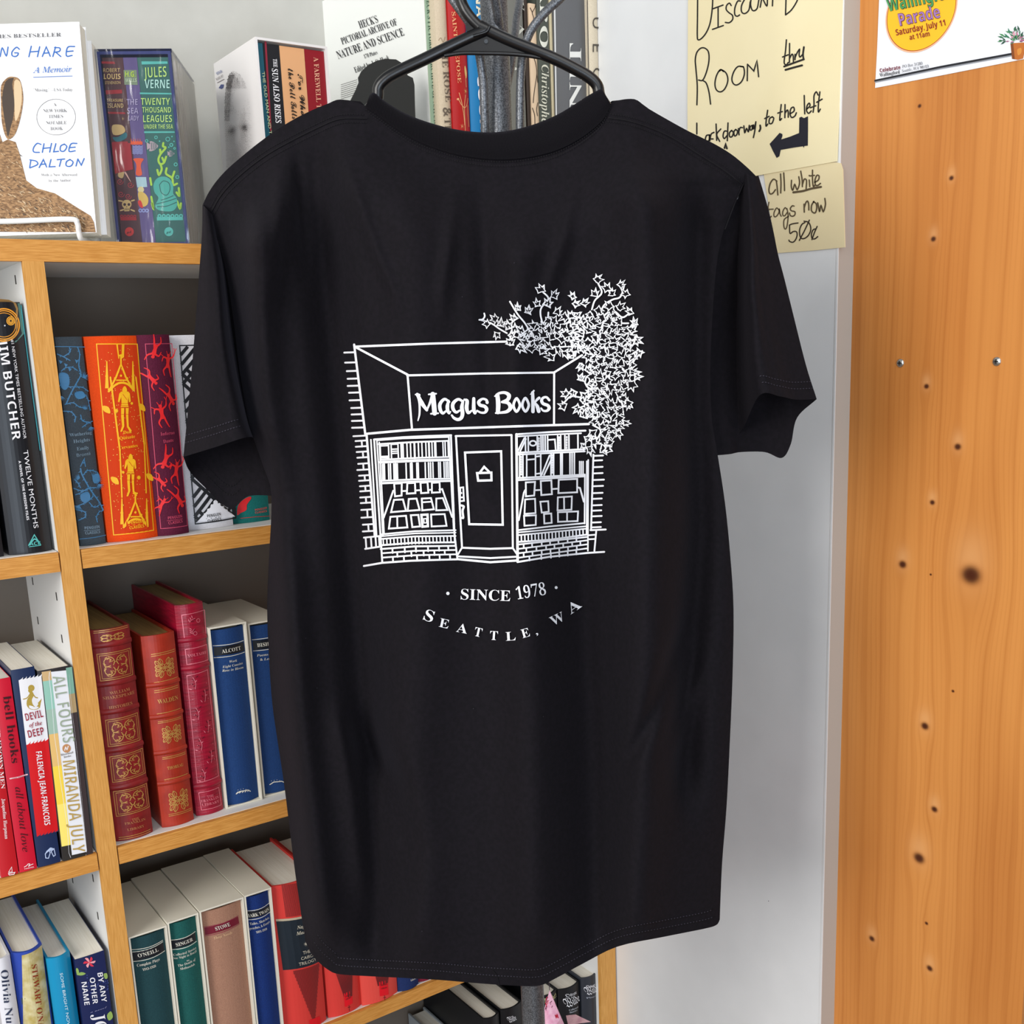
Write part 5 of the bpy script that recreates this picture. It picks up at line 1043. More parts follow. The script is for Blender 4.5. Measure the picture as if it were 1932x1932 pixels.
def wrapmat():
    m = bpy.data.materials.new('shrink_wrap'); m.use_nodes = True; nt = m.node_tree; N = nt.nodes; L = nt.links
    for n in list(N):
        if n.type == 'BSDF_PRINCIPLED': N.remove(n)
    tr = N.new('ShaderNodeBsdfTransparent'); gl_ = N.new('ShaderNodeBsdfGlossy'); gl_.inputs['Roughness'].default_value = .12; gl_.inputs['Color'].default_value = (1, 1, 1, 1)
    fr = N.new('ShaderNodeFresnel'); fr.inputs[0].default_value = 1.5; mx = N.new('ShaderNodeMixShader'); tc = N.new('ShaderNodeTexCoord'); mp = N.new('ShaderNodeMapping'); mp.inputs['Rotation'].default_value = (0, .5, .3); mp.inputs['Scale'].default_value = (1, 1, .28)
    ns = N.new('ShaderNodeTexNoise'); ns.inputs['Scale'].default_value = 38; ns.inputs['Detail'].default_value = 3; bp = N.new('ShaderNodeBump'); bp.inputs['Strength'].default_value = .6; bp.inputs['Distance'].default_value = .004
    L.new(tc.outputs['Object'], mp.inputs[0]); L.new(mp.outputs[0], ns.inputs[0]); L.new(ns.outputs[0], bp.inputs['Height']); L.new(bp.outputs[0], gl_.inputs['Normal'])
    ad = N.new('ShaderNodeMath'); ad.operation = 'MULTIPLY_ADD'; L.new(fr.outputs[0], ad.inputs[0]); ad.inputs[1].default_value = 1.; ad.inputs[2].default_value = .03
    L.new(ad.outputs[0], mx.inputs[0]); L.new(tr.outputs[0], mx.inputs[1]); L.new(gl_.outputs[0], mx.inputs[2]); L.new(mx.outputs[0], N['Material Output'].inputs[0])
    return m
wm = wrapmat(); b = MB(); e = .0012; rr = random.Random(2)
G = np.zeros((15, 11, 3))
for i in range(15):
    for j in range(11): G[i, j] = (-bw-e+(bw+2*e)*j/10, -.0022-(0 if j in (0, 10) or i in (0, 14) else rr.uniform(0, .0014)), (bh+e)*i/14)
b.add(T(G.reshape(-1, 3)), [(i*11+j, i*11+j+1, (i+1)*11+j+1, (i+1)*11+j) for i in range(14) for j in range(10)], wm, True)
e = .0016
for q in (((e,-.0022,0),(e,bd+e,0),(e,bd+e,bh+e),(e,-.0022,bh+e)), ((-bw-e,-.0022,0),(-bw-e,bd+e,0),(-bw-e,bd+e,bh+e),(-bw-e,-.0022,bh+e)), ((-bw-e,-.0022,bh+e),(e,-.0022,bh+e),(e,bd+e,bh+e),(-bw-e,bd+e,bh+e))): b.add(T(q), [(0, 1, 2, 3)], wm)
o = b.build('shrink_wrap', bx_); o['label'] = 'crinkled clear plastic wrap'
def boxed(label, x0, x1, cover, A, T, ex, ey, P0, bh, bd, t, name='hardback_book', hard=True):
    w_ = x1-x0; r = thing(name, label, 'book', T([((x0+x1)/2, .004, t)])[0]); b = MB()
    h_ = bh-2*t-.002; V = T([(x0,.0035,t+.0003),(x1,.0035,t+.0003),(x1,.0035,t+h_),(x0,.0035,t+h_)]); b.prism(V, ey*.001, cover)
    for xa in (x0, x1-.0012): b.box((xa,.0045,t+.0003), (xa+.0012,bd-t-.006,t+h_), cover, T)
    if A: A.lay(b, planar(T([(x0,.0035,0)])[0], -ey))
    b.build('cover', r); b = MB(); b.box((x0+.0013,.0046,t+.001), (x1-.0013,bd-t-.008,t+h_-.001), page, T); b.build('page_block', r)
def px2x(px_, py_): return float((pmap(np.array([float(px_)]), np.array([float(py_)]), 0)[0]-P0) @ ex)
S = lambda x, y, o=(180,80), s=9.2: (x/s+o[0], y/s+o[1])
xa, xb, xc, xd = px2x(*S(95,205)), px2x(*S(455,205)), px2x(*S(700,200)), px2x(*S(1300,190))
xa = max(xa, -bw+t+.0005); xd = min(xd, -t-.0005)
A = Art(lift=.0003); A.at((180,80), 9.2); r1, tanc = M('#a01a26'), M('#cfae72')
for q in (((108,330),(330,335),(345,375),(112,370)), ((178,830),(460,820),(468,885),(185,905)), ((215,1205),(515,1215),(520,1245),(222,1240))): A.quad(*q, r1, 4)
A.text('ROBERT', (140,520), (430,520), 70, tanc, 'sans'); A.text('LOUIS', (150,640), (440,640), 90, tanc, 'bold'); A.text('STEVENSON', (170,730), (440,725), 50, tanc, 'sans')
A.text('TREASURE', (205,1030), (480,1035), 50, tanc, 'bold', off=-.01); A.text('ISLAND', (215,1138), (488,1138), 74, tanc, 'bold', off=-.012)
blossom(A, 470, 1325, 48, 0, tanc, 10); A.poly([(290,1450),(380,1425),(480,1450),(520,1540),(440,1600),(310,1600)], tanc, smooth=3); A.poly([(300,1650),(400,1640),(530,1560),(540,1660),(380,1730)], M('#1f6a74'), smooth=3); A.poly([(290,1730),(560,1720),(600,1930),(300,1960)], r1)
A.at((180,270), 9.66)
A.poly([(300,0),(640,0),(690,480),(360,560)], r1, lv=.00029); A.poly([(330,190),(380,180),(470,260),(430,380),(370,330)], M('#1f6a74'), smooth=3)
A.poly([(430,490),(480,470),(525,500),(510,620),(470,640),(415,600)], tanc, smooth=3); A.line([(460,420),(560,560),(645,705)], [1.6, 3, .8], M('#d8a898')); A.line([(440,380),(530,520)], 3, M('#5a3040'))
for cx_, cy_ in ((450,700),(640,760),(470,930),(600,970)):
    tt = np.linspace(0, 9, 26); A.line([(cx_+(60-5.5*a)*math.cos(a), cy_+(60-5.5*a)*math.sin(a)) for a in tt], .9, M('#c0313c'))
A.disc((572,1115), 88, tanc, 20, 82); A.poly([(515,1160),(630,1160),(620,1240),(530,1245)], tanc); dkm = M('#3c1c22')
for p in ((535,1120),(612,1120)): A.disc(p, 26, dkm, 12)
A.poly([(572,1145),(560,1170),(584,1170)], dkm)
for k in range(4): A.line([(545+k*20,1192),(545+k*20,1222)], 1, dkm)
for a, c in (((430,1050),(490,1060)), ((660,1055),(708,1040)), ((460,1230),(510,1215)), ((650,1215),(712,1240))): A.line([a, c], 2.6, tanc)
A.quad((455,1350),(745,1350),(755,1410),(465,1412), r1, 4)
for k in range(5): A.ring((480+k*60,1335), 20, 1.8, r1, 14)
A.disc((620,1615), 82, M('#d0322e'), 20); A.text('gb', (570,1640), (660,1640), 50, dkm, 'script')
boxed('dark red volume with a skull on its spine, in the blue wrapped box', xa, xb, mat('dark_red_brown_cover', '#4a2028', .45, .3), A, T, ex, ey, P0, bh, bd, t)
A = Art(lift=.0003); A.at((180,80), 9.2); li, og, vi = M('#a99cc0'), M('#e0562c'), M('#b4d040')
A.quad((490,480),(715,480),(735,740),(505,735), M('#7a8a70'), 3); A.text('H.G.', (520,600), (700,600), 90, vi, 'bold'); A.text('WELLS', (525,690), (720,690), 60, M('#b8c8a8'), 'bold')
A.text('THE', (545,1088), (735,1088), 100, li, 'bold', off=-.012); A.text('SEA', (558,1240), (748,1240), 100, li, 'bold', off=-.012); A.text('LADY', (578,1360), (758,1362), 84, li, 'bold', off=-.012)
for k in range(5): A.poly([(610+k*38,1770),(618+k*40,1660),(650+k*36,1770)], og)
A.quad((620,1720),(815,1720),(820,1775),(625,1775), og, 3)
A.at((180,270), 9.66)
for k in range(6): A.line([(680+j*30, 60+k*26+(8 if j % 2 else -8)) for j in range(7)], 1.4, M('#8f98cc'), smooth=3)
A.poly([(690,290),(780,275),(880,290),(840,360),(830,440),(850,580),(740,580),(750,430),(730,350)], og, smooth=3); A.quad((735,620),(925,620),(945,800),(765,810), M('#a8c8d0'), 3); A.disc((830,850), 58, M('#d8c890'), 14); A.poly([(780,900),(880,900),(960,1000),(950,1120),(860,1160),(800,1060)], M('#d8b458'), smooth=3); A.poly([(775,1060),(830,1050),(870,1180),(800,1150)], M('#d02c2a'), smooth=3)
for k in range(3): A.ring((820+k*60,1230), 26, 2, M('#8f98cc'), 14)
boxed('purple volume with an orange fish tail, middle of the three in the blue box', xb+.0002, xc, mat('violet_cover', '#5c4c80', .45, .3), A, T, ex, ey, P0, bh, bd, t)
A = Art(lift=.0003); A.at((180,80), 9.2); lg, aq, fsh = M('#bfe07a'), M('#58b8ae'), M('#b8a0a8')
A.quad((800,330),(1250,330),(1258,372),(805,385), aq, 4); A.text('JULES', (850,620), (1240,600), 180, lg, 'bold', off=-.016); A.text('VERNE', (860,800), (1290,800), 150, M('#bfeae0'), 'bold', off=-.016); A.quad((770,870),(1320,880),(1325,905),(775,900), aq, 4)
for s_, a, b, h_ in (('TWENTY', (792,1090), (1298,1088), 120), ('THOUSAND', (815,1222), (1315,1222), 96), ('LEAGUES', (832,1388), (1332,1386), 120), ('UNDER THE SEA', (845,1502), (1350,1500), 74)): A.text(s_, a, b, h_, lg, 'bold', off=-.014)
A.quad((845,1545),(1375,1545),(1380,1570),(850,1575), aq, 4)
for x, y, r_ in ((890,1710,22),(1053,1650,24),(1258,1680,34),(1318,1780,24),(1375,1840,16)): A.ring((x, y), r_, 1.3, aq, 16)
for x, y in ((1330,1635),(1115,1715),(1365,1720),(1275,1820)): A.disc((x, y), 13, aq, 8)
def fish(A, X, Y, s, m, dk_):
    A.poly([(X-60*s, Y-75*s), (X+10*s, Y-60*s), (X+75*s, Y), (X+15*s, Y+65*s), (X-70*s, Y+80*s), (X-45*s, Y)], m, smooth=2); A.poly([(X-50*s, Y-25*s), (X-110*s, Y-60*s), (X-100*s, Y+60*s), (X-50*s, Y+25*s)], m)
    for k in (-35, -8, 18, 40): A.line([(X+k*s, Y-52*s), (X+(k+6)*s, Y), (X+k*s, Y+55*s)], 1.3, dk_, smooth=3)
tg = M('#1e5c58'); fish(A, 1010, 1800, 1.1, fsh, tg)
A.at((180,270), 9.66); fish(A, 1390, 190, .7, fsh, tg)
for q in ([(1240,0),(1235,60),(1280,90),(1190,200),(1150,300),(1180,380),(1250,360),(1290,250)], [(1180,120),(1190,200)], [(1220,270),(1250,340)], [(1190,390),(1210,480),(1160,580),(1130,490)], [(1300,460),(1290,560),(1400,640),(1420,760),(1490,740)], [(1440,520),(1400,640)], [(1520,820),(1530,960),(1480,900)], [(1490,1060),(1540,1190),(1560,1100)], [(1020,980),(1060,1200),(1030,1100)], [(1210,770),(1290,860),(1270,780)], [(1000,640),(1020,760)]): A.line(q, 4, M('#a8d048'), smooth=4)
A.poly([(1060,760),(1120,650),(1230,610),(1350,650),(1420,780),(1420,920),(1480,1000),(1490,1140),(1400,1240),(1180,1230),(1090,1150),(1150,1000),(1080,900)], M('#4aa89c'), smooth=4)
for q in ([(1170,760),(1240,690),(1340,730),(1360,850),(1300,950),(1200,900),(1170,760)], [(1110,1110),(1280,1070),(1470,1010)], [(1130,1160),(1300,1150),(1480,1080)], [(1200,1040),(1300,1010),(1420,960)]): A.line(q, 1.6, tg, smooth=4)
A.quad((1120,1350),(1590,1350),(1600,1405),(1125,1412), aq, 4)
for k in range(6): A.ring((1170+k*78,1330), 26, 2.4, aq, 14)
A.disc((1340,1615), 82, aq, 20); A.text('gb', (1290,1640), (1380,1640), 50, tg, 'script'); 
for x, y in ((1385,35),(1465,390),(1495,620)): A.ring((x, y), 28, 1.5, aq, 16)
boxed('green volume with a diving helmet and fish, right of the three in the blue box', xc+.0002, xd, mat('sea_green_cover', '#2a625c', .45, .3), A, T, ex, ey, P0, bh, bd, t)
# white boxed set of four
Yh = 1.137; P0 = onY(481., 69., Yh); bh = float(P0[2]-zt); P0 = np.array([P0[0], Yh, zt]); Pr = onY(617., 85., Yh); bw = float(Pr[0]-P0[0]); 
ex, ey = np.array([1., 0, 0]), np.array([0, 1., 0]); T = lambda v: P0+np.asarray(v, float).reshape(-1, 3)
bd = float(onX(403., 121., P0[0])[1]-Yh); t = .0024; whb = mat('white_box_card', '#e4e1e0', .4, .35)
bs = thing('box_set_case', 'white box of four novels with an engraved portrait on its side', 'book box', P0+ex*(bw/2)); b = MB()
for a, c in (((0,0,0),(t,bd,bh)), ((bw-t,0,0),(bw,bd,bh)), ((t,0,0),(bw-t,bd,t)), ((t,0,bh-t),(bw-t,bd,bh)), ((t,bd-t,t),(bw-t,bd,bh-t))): b.box(a, c, whb, T)
A = Art(lift=.0004); A.at((400,60), 8.05); ik = M('#3a3234'); ikl = M('#6e6464'); rr = random.Random(4)
A.text('BESTSELLING', (92,655), (170,610), 36, M('#5a6a9a'), 'bold'); A.text('BOXED SET', (85,740), (190,680), 34, ikl, 'sans'); A.line([(86,775),(190,720)], 1, ikl); A.poly([(105,855),(140,800),(185,800),(175,850),(150,870)], M('#4a5688'))
yl = [600,640,750,900,1050,1250,1500,1900,2200]; xl = [330,268,235,215,205,212,228,262,280]; xr = [346,420,492,545,588,604,622,640,650]
gs = lambda x, y, a, b_, sx, sy: math.exp(-((x-a)/sx)**2-((y-b_)/sy)**2)
for y in np.arange(604, 2150, 15.):
    a, c = np.interp(y, yl, xl)+rr.uniform(-8, 8), np.interp(y, yl, xr)+rr.uniform(-14, 10); x = a
    while x < c:
        D = .36+.34*(1 if x < a+75 and 650 < y < 1360 else 0)+(.26 if y < 860 else 0)-1.0*gs(x, y, 425, 1030, 75, 150)-.6*gs(x, y, 350, 1330, 70, 80)+.6*gs(x, y, 312, 1510, 60, 60)+.62*gs(x, y, 500, 1455, 62, 55)-.6*gs(x, y, 412, 1570, 34, 130)-(.22 if x > c-80 else 0)+rr.uniform(-.13, .13)
        L_ = 15*max(0, min(1, D))
        if L_ > 2.5: A.line([(x, y), (x+L_, y-L_*.34)], .5+.9*min(1, max(0, D)), ik if D > .7 else ikl, cap=False)
        x += 16.5
n_ = planar(P0, (-1, 0, 0)); A.lay(b, n_); b.build('case', bs)
pmap = planar(P0, (0, -1, 0)); px2h = lambda x, y: float(pmap(np.array([float(x)]), np.array([float(y)]), 0)[0][0]-P0[0])
H2 = lambda x, y: (380+x/4.2, y/4.2)
xs = [px2h(*H2(440, 310)), px2h(*H2(492, 318)), px2h(*H2(512, 320)), px2h(*H2(624, 340)), px2h(*H2(822, 360)), px2h(*H2(990, 380))]
xs[0] = t+.0004; xs[-1] = bw-t-.0004
A = Art(); A.at((400,60), 8.05); A.text('THE OLD MAN AND THE SEA', (752,610), (900,1860), 42, M('#b8c49a'), 'sans', off=.006)
boxed('slim teal paperback, leftmost in the white portrait box', xs[0], xs[1], mat('teal_cover', '#14596c', .4, .35), A, T, ex, ey, P0, bh, bd, t, 'paperback_book')
A = Art(); A.at((400,60), 8.05); A.quad((795,140),(825,145),(905,1500),(880,1510), M('#8a2438'), 2, 1); A.text('THE', (920,420), (930,545), 62, wt, 'italb'); A.text('SUN ALSO RISES', (905,560), (965,1395), 88, wt, 'italb', off=.004)
boxed('black paperback with white italic capitals in the white portrait box', xs[1]+.0003, xs[3], mat('black_cover', '#17191f', .4, .35), A, T, ex, ey, P0, bh, bd, t, 'paperback_book')
A = Art(); A.at((380,0), 4.2); A.text('For Whom', (757,588), (795,985), 44, M('#1c1614'), 'script', off=.012); A.text('the Bell Tolls', (682,545), (718,945), 46, M('#1c1614'), 'script', off=.012)
boxed('peach paperback with black script lettering in the white portrait box', xs[3]+.0003, xs[4], mat('peach_cover', '#dfa878', .4, .35), A, T, ex, ey, P0, bh, bd, t, 'paperback_book')
A = Art(); A.at((380,0), 4.2); A.text('A FAREWELL TO ARMS', (886,455), (925,1080), 38, M('#e0a488'), 'serif', off=-.002)
boxed('dark red paperback, rightmost in the white portrait box', xs[4]+.0003, xs[5], mat('wine_cover', '#8c1020', .4, .35), A, T, ex, ey, P0, bh, bd, t, 'paperback_book')
# large archive paperback, turned
ang = math.radians(90-10); hx = np.array([math.cos(math.radians(10)), math.sin(math.radians(10)), 0]); hy = np.array([-hx[1], hx[0], 0])
Yk = 1.155; P0 = onY(812., 240., Yk); P0 = np.array([P0[0], P0[1], zt]); n_ = planar(P0, -hx); cwid = float((n_(np.array([587.]), np.array([12.]), 0)[0]-P0) @ hy)
hk = float(n_(np.array([587.]), np.array([11.]), 0)[0][2]-zt); sw = float((planar(P0, -hy)(np.array([831.]), np.array([240.]), 0)[0]-P0) @ hx)
cwid = min(cwid, .205)
hb_ = thing('paperback_book', 'large white archive paperback turned to show its front cover, pale green spine', 'book', P0+hy*(cwid/2)); b = MB()
Tk = lambda v: P0+np.asarray(v, float).reshape(-1, 3) @ np.array([hx, hy, [0, 0, 1]])
mint = mat('mint_cover', '#a9c6ae', .4, .3); cwm = mat('white_matte_cover', '#e6e8e4', .45, .3)
b.box((0,0,0), (.0006,cwid,hk), cwm, Tk); b.box((sw-.0006,0,0), (sw,cwid,hk), cwm, Tk); b.box((0.0006,0,0), (sw-.0006,.0006,hk), mint, Tk)
A = Art(lift=.0004); A.at((380,0), 4.2); ki = M('#2e2e30')
for s_, a, c, h_ in (("HECK'S", (1262,228), (1408,178), 62), ('PICTORIAL ARCHIVE OF', (1122,355), (1560,198), 56), ('NATURE AND SCIENCE', (1090,470), (1615,280), 66), ('170 Plates', (1298,465), (1402,428), 32), ('Edited by J. G. Heck', (1225,578), (1500,478), 46)): A.text(s_, a, c, h_, ki, 'serif', off=-.006)
for k in range(8): A.line([(1108,672+k*16),(1235,632+k*16)], .9, M('#8a8a88'))
A.lay(b, n_)
A = Art(lift=.0004); A.at((780,0), 3.578); A.text("HECK'S PICTORIAL ARCHIVE OF NATURE AND SCIENCE", (82,-30), (160,1180), 32, M('#3c5a48'), 'serif', off=-.004); A.lay(b, planar(P0, -hy)); b.build('cover', hb_)
b = MB(); b.box((.0008,.0008,.0004), (sw-.0008,cwid-.001,hk-.0004), page, Tk); b.build('page_block', hb_)
# black bookend
be = mat('black_bookend_plastic', '#2b2d2d', .6, .3); P0 = onY(725., 180., 1.142); P0 = np.array([P0[0], 1.142, zt])
O = [(660,300),(663,188),(672,170),(678,155),(677,146),(683,134),(696,122),(712,114),(728,111),(747,112),(757,118),(763,129),(769,142),(779,147),(782,160),(783,200),(784,300)]
Q = onY(np.array([o[0] for o in O], float), np.array([o[1] for o in O], float), 1.142); Q[0][2] = Q[-1][2] = zt
bn = thing('bookend', 'dark grey bookend plate with a rounded, stepped top, in front of the large archive paperback', 'bookend', P0); b = MB(); b.prism(Q, (0, .0022, 0), be); b.build('upright_plate', bn)
b = MB(); b.box((Q[0][0]+.004, 1.1445, zt), (Q[-1][0]-.004, 1.1452+.012, zt+.0015), be); b.build('foot_plate', bn)
# tall spines
def tall(label, x0, x1, Y, h, cover, A=None, hard=True, bulge=.003, d=.17, yref=200, name='hardback_book'):
    a, c = float(onY(x0, yref, Y)[0])+.0002, float(onY(x1, yref, Y)[0])-.0002
    return make_book(name, label, 'book', a, c, Y, zt, h, d, cover, hard=hard, art=A, bulge=bulge)
CR = ((780,0), 3.578); ZM = ((860,0), 8.05); cream = cl_('cream_cloth', '#d5c6ae', '#cdbda4')
A = Art(); A.at(*CR); A.text('THE ROSE', (182,300), (216,690), 46, M('#6a5e52'), 'serif', off=-.006); A.text('&', (196,728), (204,788), 60, M('#6a5e52'), 'serifb'); A.text('THE LILY', (206,800), (236,1150), 46, M('#6a5e52'), 'serif', off=-.006); A.line([(172,270),(185,255),(200,285),(215,248)], 1, M('#a08a70'), smooth=4)
tall('cream spine with grey serif capitals, between the pale green spine and the red one', 830.5, 852, 1.142, .30, cream, A, bulge=.002)
A = Art(); A.at(*ZM); fo = M('#e8a878'); fy = M('#e8c878')
A.text("SAINT'S REPOSE", (-60,180), (28,1262), 52, fo, 'serif', off=-.004)
for q in ([(150,1000),(155,1150),(165,1320)], [(150,1440),(130,1620),(140,1900),(150,2200)], [(50,1410),(90,1570),(120,1750),(135,1900)], [(195,1490),(170,1600),(130,1640)], [(75,1580),(130,1640)], [(190,1600),(195,1750),(210,1920)], [(40,1500),(75,1580)]): A.line(q, 1.2, fo, smooth=4)
A.poly([(135,1010),(160,1020),(178,1110),(165,1190),(140,1120)], fy, smooth=3); blossom(A, 148, 1385, 46, 0, fy, 14); A.disc((35,1505), 18, fo, 8); blossom(A, 90, 1920, 46, 0, fo, 14)
tall('bright red spine with yellow wildflowers beside the rack arm', 853, 888, 1.138, .31, mat('scarlet_jacket', '#b01014', .4, .35), A)
A = Art(); A.at(*ZM); A.text('CHINA', (262,-560), (312,262), 112, M('#f0ead0'), 'bold'); A.text('COOK', (318,1150), (372,2000), 90, wt, 'bold', off=.01)
tall('bright blue spine with white capitals, behind the left curved rack arm', 889, 921, 1.136, .305, mat('bright_blue_jacket', '#0f78b4', .4, .35), A)
A = Art(); A.at(*ZM); A.text('AVAVA', (925,1080), (948,-420), 0.1, wt) if False else None
gl2 = M('#c8c8be'); A.text('V', (962,20), (975,165), 84, gl2, 'serif', off=-.004); A.text('A', (918,335), (935,560), 130, gl2, 'serif', off=-.004); A.disc((905,1045), 22, gl2, 10)
tall('grey-olive spine with pale serif letters, just right of the rack post', 948, 994.5, 1.138, .31, mat('grey_olive_jacket', '#70706a', .4, .35), A)
tall('thin dark brown spine between the grey-olive one and the pale branch-patterned one', 995, 1002, 1.141, .29, mat('dark_brown_cloth', '#3a2f28', .6, .25), None, bulge=.001)
A = Art(); A.at(*ZM); br_ = M('#3a2c24')
for q in ([(1220,0),(1205,110),(1160,190),(1180,270),(1170,360)], [(1160,190),(1130,120)], [(1180,870),(1215,980),(1230,1120),(1200,1320),(1180,1480)], [(1230,1120),(1245,1250)], [(1180,1480),(1175,1560)], [(1245,1560),(1225,1660),(1240,1760)], [(1165,1640),(1195,1750),(1200,1900)]): A.line(q, 1.3, br_, smooth=4)
tall('pale peach spine drawn with thin bare branches', 1002.5, 1017, 1.139, .285, mat('peach_branch_cover', '#d8bea0', .5, .3), A, hard=False)
A = Art(); A.at(*ZM); A.text('CARO', (1272,-560), (1275,722), 128, M('#d8d8cc'), 'serif', off=-.004); A.text('Christopher', (1302,985), (1306,1960), 112, M('#d0cfbe'), 'italb', off=-.006)
tall('dark green spine with white serif title and italic name', 1017.5, 1040.5, 1.136, .31, mat('dark_olive_jacket', '#474c44', .4, .35), A, bulge=.0015)
tall('narrow cream spine next to the dark green one', 1041, 1047, 1.139, .30, mat('cream_paper_cover', '#d6c8a4', .5, .3), None, hard=False)
A = Art(); A.at(*ZM); A.quad((1500,-20),(1520,-20),(1552,2000),(1532,2000), M('#d4d4d4'), 1, 1); A.text('NIT', (1905,1640), (1905,660), 190, M('#e4e4e0'), 'serif', off=-.004)
tall('wide dark grey spine with large white serif letters, second from the right end', 1047.5, 1109, 1.134, .32, mat('graphite_jacket', '#5e5f62', .35, .4), A, bulge=.002)
A = Art(); A.at(*CR); uc = M('#4c463e')
for ch, y0, y1 in (('U',118,192), ('E',298,352), ('C',458,540)): A.text(ch, (1208,y0), (1208,y1), 66, uc, 'sans', off=-.006)
A.line([(1178,0),(1192,860)], 1.4, M('#3a3632')); A.line([(1290,0),(1300,860)], 1.6, M('#4a443c'))
X1_ = XW-.0006; Yr = 1.128; a = float(onY(1110, 200, Yr)[0])+.0003; c = float(onY(1142.5, 200, Yr)[0])-.0002; c = min(c, X1_)
make_book('hardback_book', 'cream spine with widely spaced dark capitals, against the white wall', 'book', a, c, Yr, zt, .325, .175, cl_('ivory_cloth', '#d6cab4', '#cdc0a8'), art=A, bulge=.0015)
# ================================================================ paper signs, poster, paper crane
pap = mat('cream_paper', '#eee2ba', .7, .2, kind='n', col2='#e9dcb2', scale=6); pap2 = mat('cream_note_paper', '#e8d9b0', .7, .2, kind='n', col2='#e2d2a8', scale=8); mk_ = M('#23201c', .6)
def paper(name, label, cat, out, X, th, m, A, group=None, edge=None):
    P = onX(np.array([o[0] for o in out], float), np.array([o[1] for o in out], float), X)
    r = thing(name, label, cat, P.mean(0)); b = MB(); b.prism(P, (th, 0, 0), m); A.lay(b, planar(P[0], (-1, 0, 0))); b.build('sheet', r); return r
A = Art(lift=.0003); A.at((1280,0), 5.8545); W_ = 2.6
def h_(*pts, s=5, w=W_, m=mk_): A.line(pts, w, m, smooth=s if len(pts) > 2 else 0)
h_((213,-260),(214,-60),(212,200),(210,390),(220,440),(262,420),(315,350),(355,240),(378,60),(380,-120)); h_((380,98),(495,56)); h_((440,80),(440,302)); h_((378,325),(498,282))
h_((585,62),(565,35),(535,60),(530,105),(560,140),(598,170),(600,215),(565,250),(520,248)); h_((688,12),(655,15),(625,90),(625,160),(650,180),(678,165)); h_((740,-20),(700,60),(700,130),(735,150),(780,110),(795,20)); h_((805,-30),(800,60),(825,118),(870,95),(890,0))
h_((905,80),(925,-30)); h_((925,-30),(978,66),(985,-40)); h_((1040,65),(1045,-40)); h_((990,-30),(1100,-60)); h_((1185,165),(1190,0),(1195,-120)); h_((1188,163),(1250,110),(1310,15),(1330,-60))
h_((206,1158),(210,950),(195,760),(188,660),(205,580),(250,532),(300,535),(335,580),(338,680),(310,800),(270,885),(225,885)); h_((270,888),(310,920),(340,1020),(357,1150))
h_((500,790),(465,770),(425,830),(405,920),(420,990),(465,1015),(515,980),(548,890),(530,810),(480,772),(455,785)); h_((720,738),(660,735),(615,790),(592,870),(610,925),(650,938),(700,900),(730,820),(722,745),(690,735))
h_((762,892),(765,710)); h_((765,710),(835,785),(870,665),(888,848), s=0)
h_((1195,440),(1185,560),(1170,690),(1195,715),(1215,690)); h_((1152,630),(1215,605)); h_((1230,480),(1228,690)); h_((1228,650),(1255,600),(1270,620),(1272,690)); h_((1290,600),(1290,660)); h_((1290,640),(1310,590),(1340,545),(1335,600),(1345,630),(1375,600)); h_((1388,520),(1378,600),(1385,655), w=3.4); h_((1170,735),(1290,690),(1388,655), w=3.6); h_((1185,772),(1280,745),(1368,722), w=3.8)
h_((205,1360),(205,1480)); h_((345,1490),(310,1500),(300,1560),(340,1550),(345,1490),(350,1555)); h_((395,1462),(365,1480),(355,1530),(385,1535))
h_((418,1370),(425,1550)); h_((470,1425),(425,1485),(458,1562)); h_((550,1358),(545,1480),(542,1555)); h_((545,1450),(510,1450),(495,1500),(510,1530),(545,1490)); h_((590,1440),(565,1470),(570,1510),(595,1508),(608,1465),(590,1440)); h_((635,1430),(615,1455),(622,1500),(645,1490),(655,1450),(635,1430)); h_((665,1420),(672,1490)); h_((670,1450),(685,1410),(710,1410))
h_((725,1390),(735,1465),(755,1420),(775,1455),(785,1385)); h_((820,1385),(795,1400),(795,1435),(815,1430),(822,1390),(828,1425)); h_((832,1380),(840,1420),(858,1345)); h_((858,1345),(845,1450),(830,1520)); h_((905,1385),(908,1420),(895,1450), w=3.4)
h_((988,1218),(972,1330),(970,1392),(990,1370)); h_((955,1310),(1005,1285)); h_((1040,1290),(1010,1310),(1005,1360),(1035,1362),(1055,1310),(1040,1290)); h_((1138,1155),(1125,1270),(1122,1328),(1142,1310)); h_((1100,1250),(1150,1232)); h_((1180,1155),(1178,1300)); h_((1180,1250),(1205,1215),(1215,1240),(1215,1295)); h_((1240,1255),(1280,1225),(1275,1185),(1245,1200),(1235,1260),(1255,1298),(1290,1280),(1305,1245))
h_((1392,1055),(1395,1180),(1398,1258)); h_((1420,1205),(1455,1170),(1448,1140),(1425,1165),(1418,1220),(1440,1252),(1470,1225)); h_((1545,1050),(1525,1015),(1500,1060),(1500,1160),(1490,1240)); h_((1460,1190),(1520,1168)); h_((1565,1015),(1550,1140),(1548,1235),(1570,1205)); h_((1530,1130),(1590,1095))
A.poly([(1338,1300),(1362,1290),(1390,1305),(1434,1284),(1434,1450),(1432,1608),(1392,1614),(1388,1634),(1378,1616),(1280,1630),(1132,1656),(1118,1725),(1088,1745),(1045,1665),(1010,1590),(1065,1530),(1120,1468),(1150,1480),(1152,1500),(1138,1540),(1230,1512),(1335,1470)], mat('marker_navy_black', '#22222c', .6, .25)); h_((512,1635),(524,1590),(538,1640), w=3.6, s=0)
out = [(1299,-150),(1589.5,-150),(1588.5,0),(1586,90),(1581,240),(1578.4,304.5),(1441,329),(1298,356),(1297,200)]
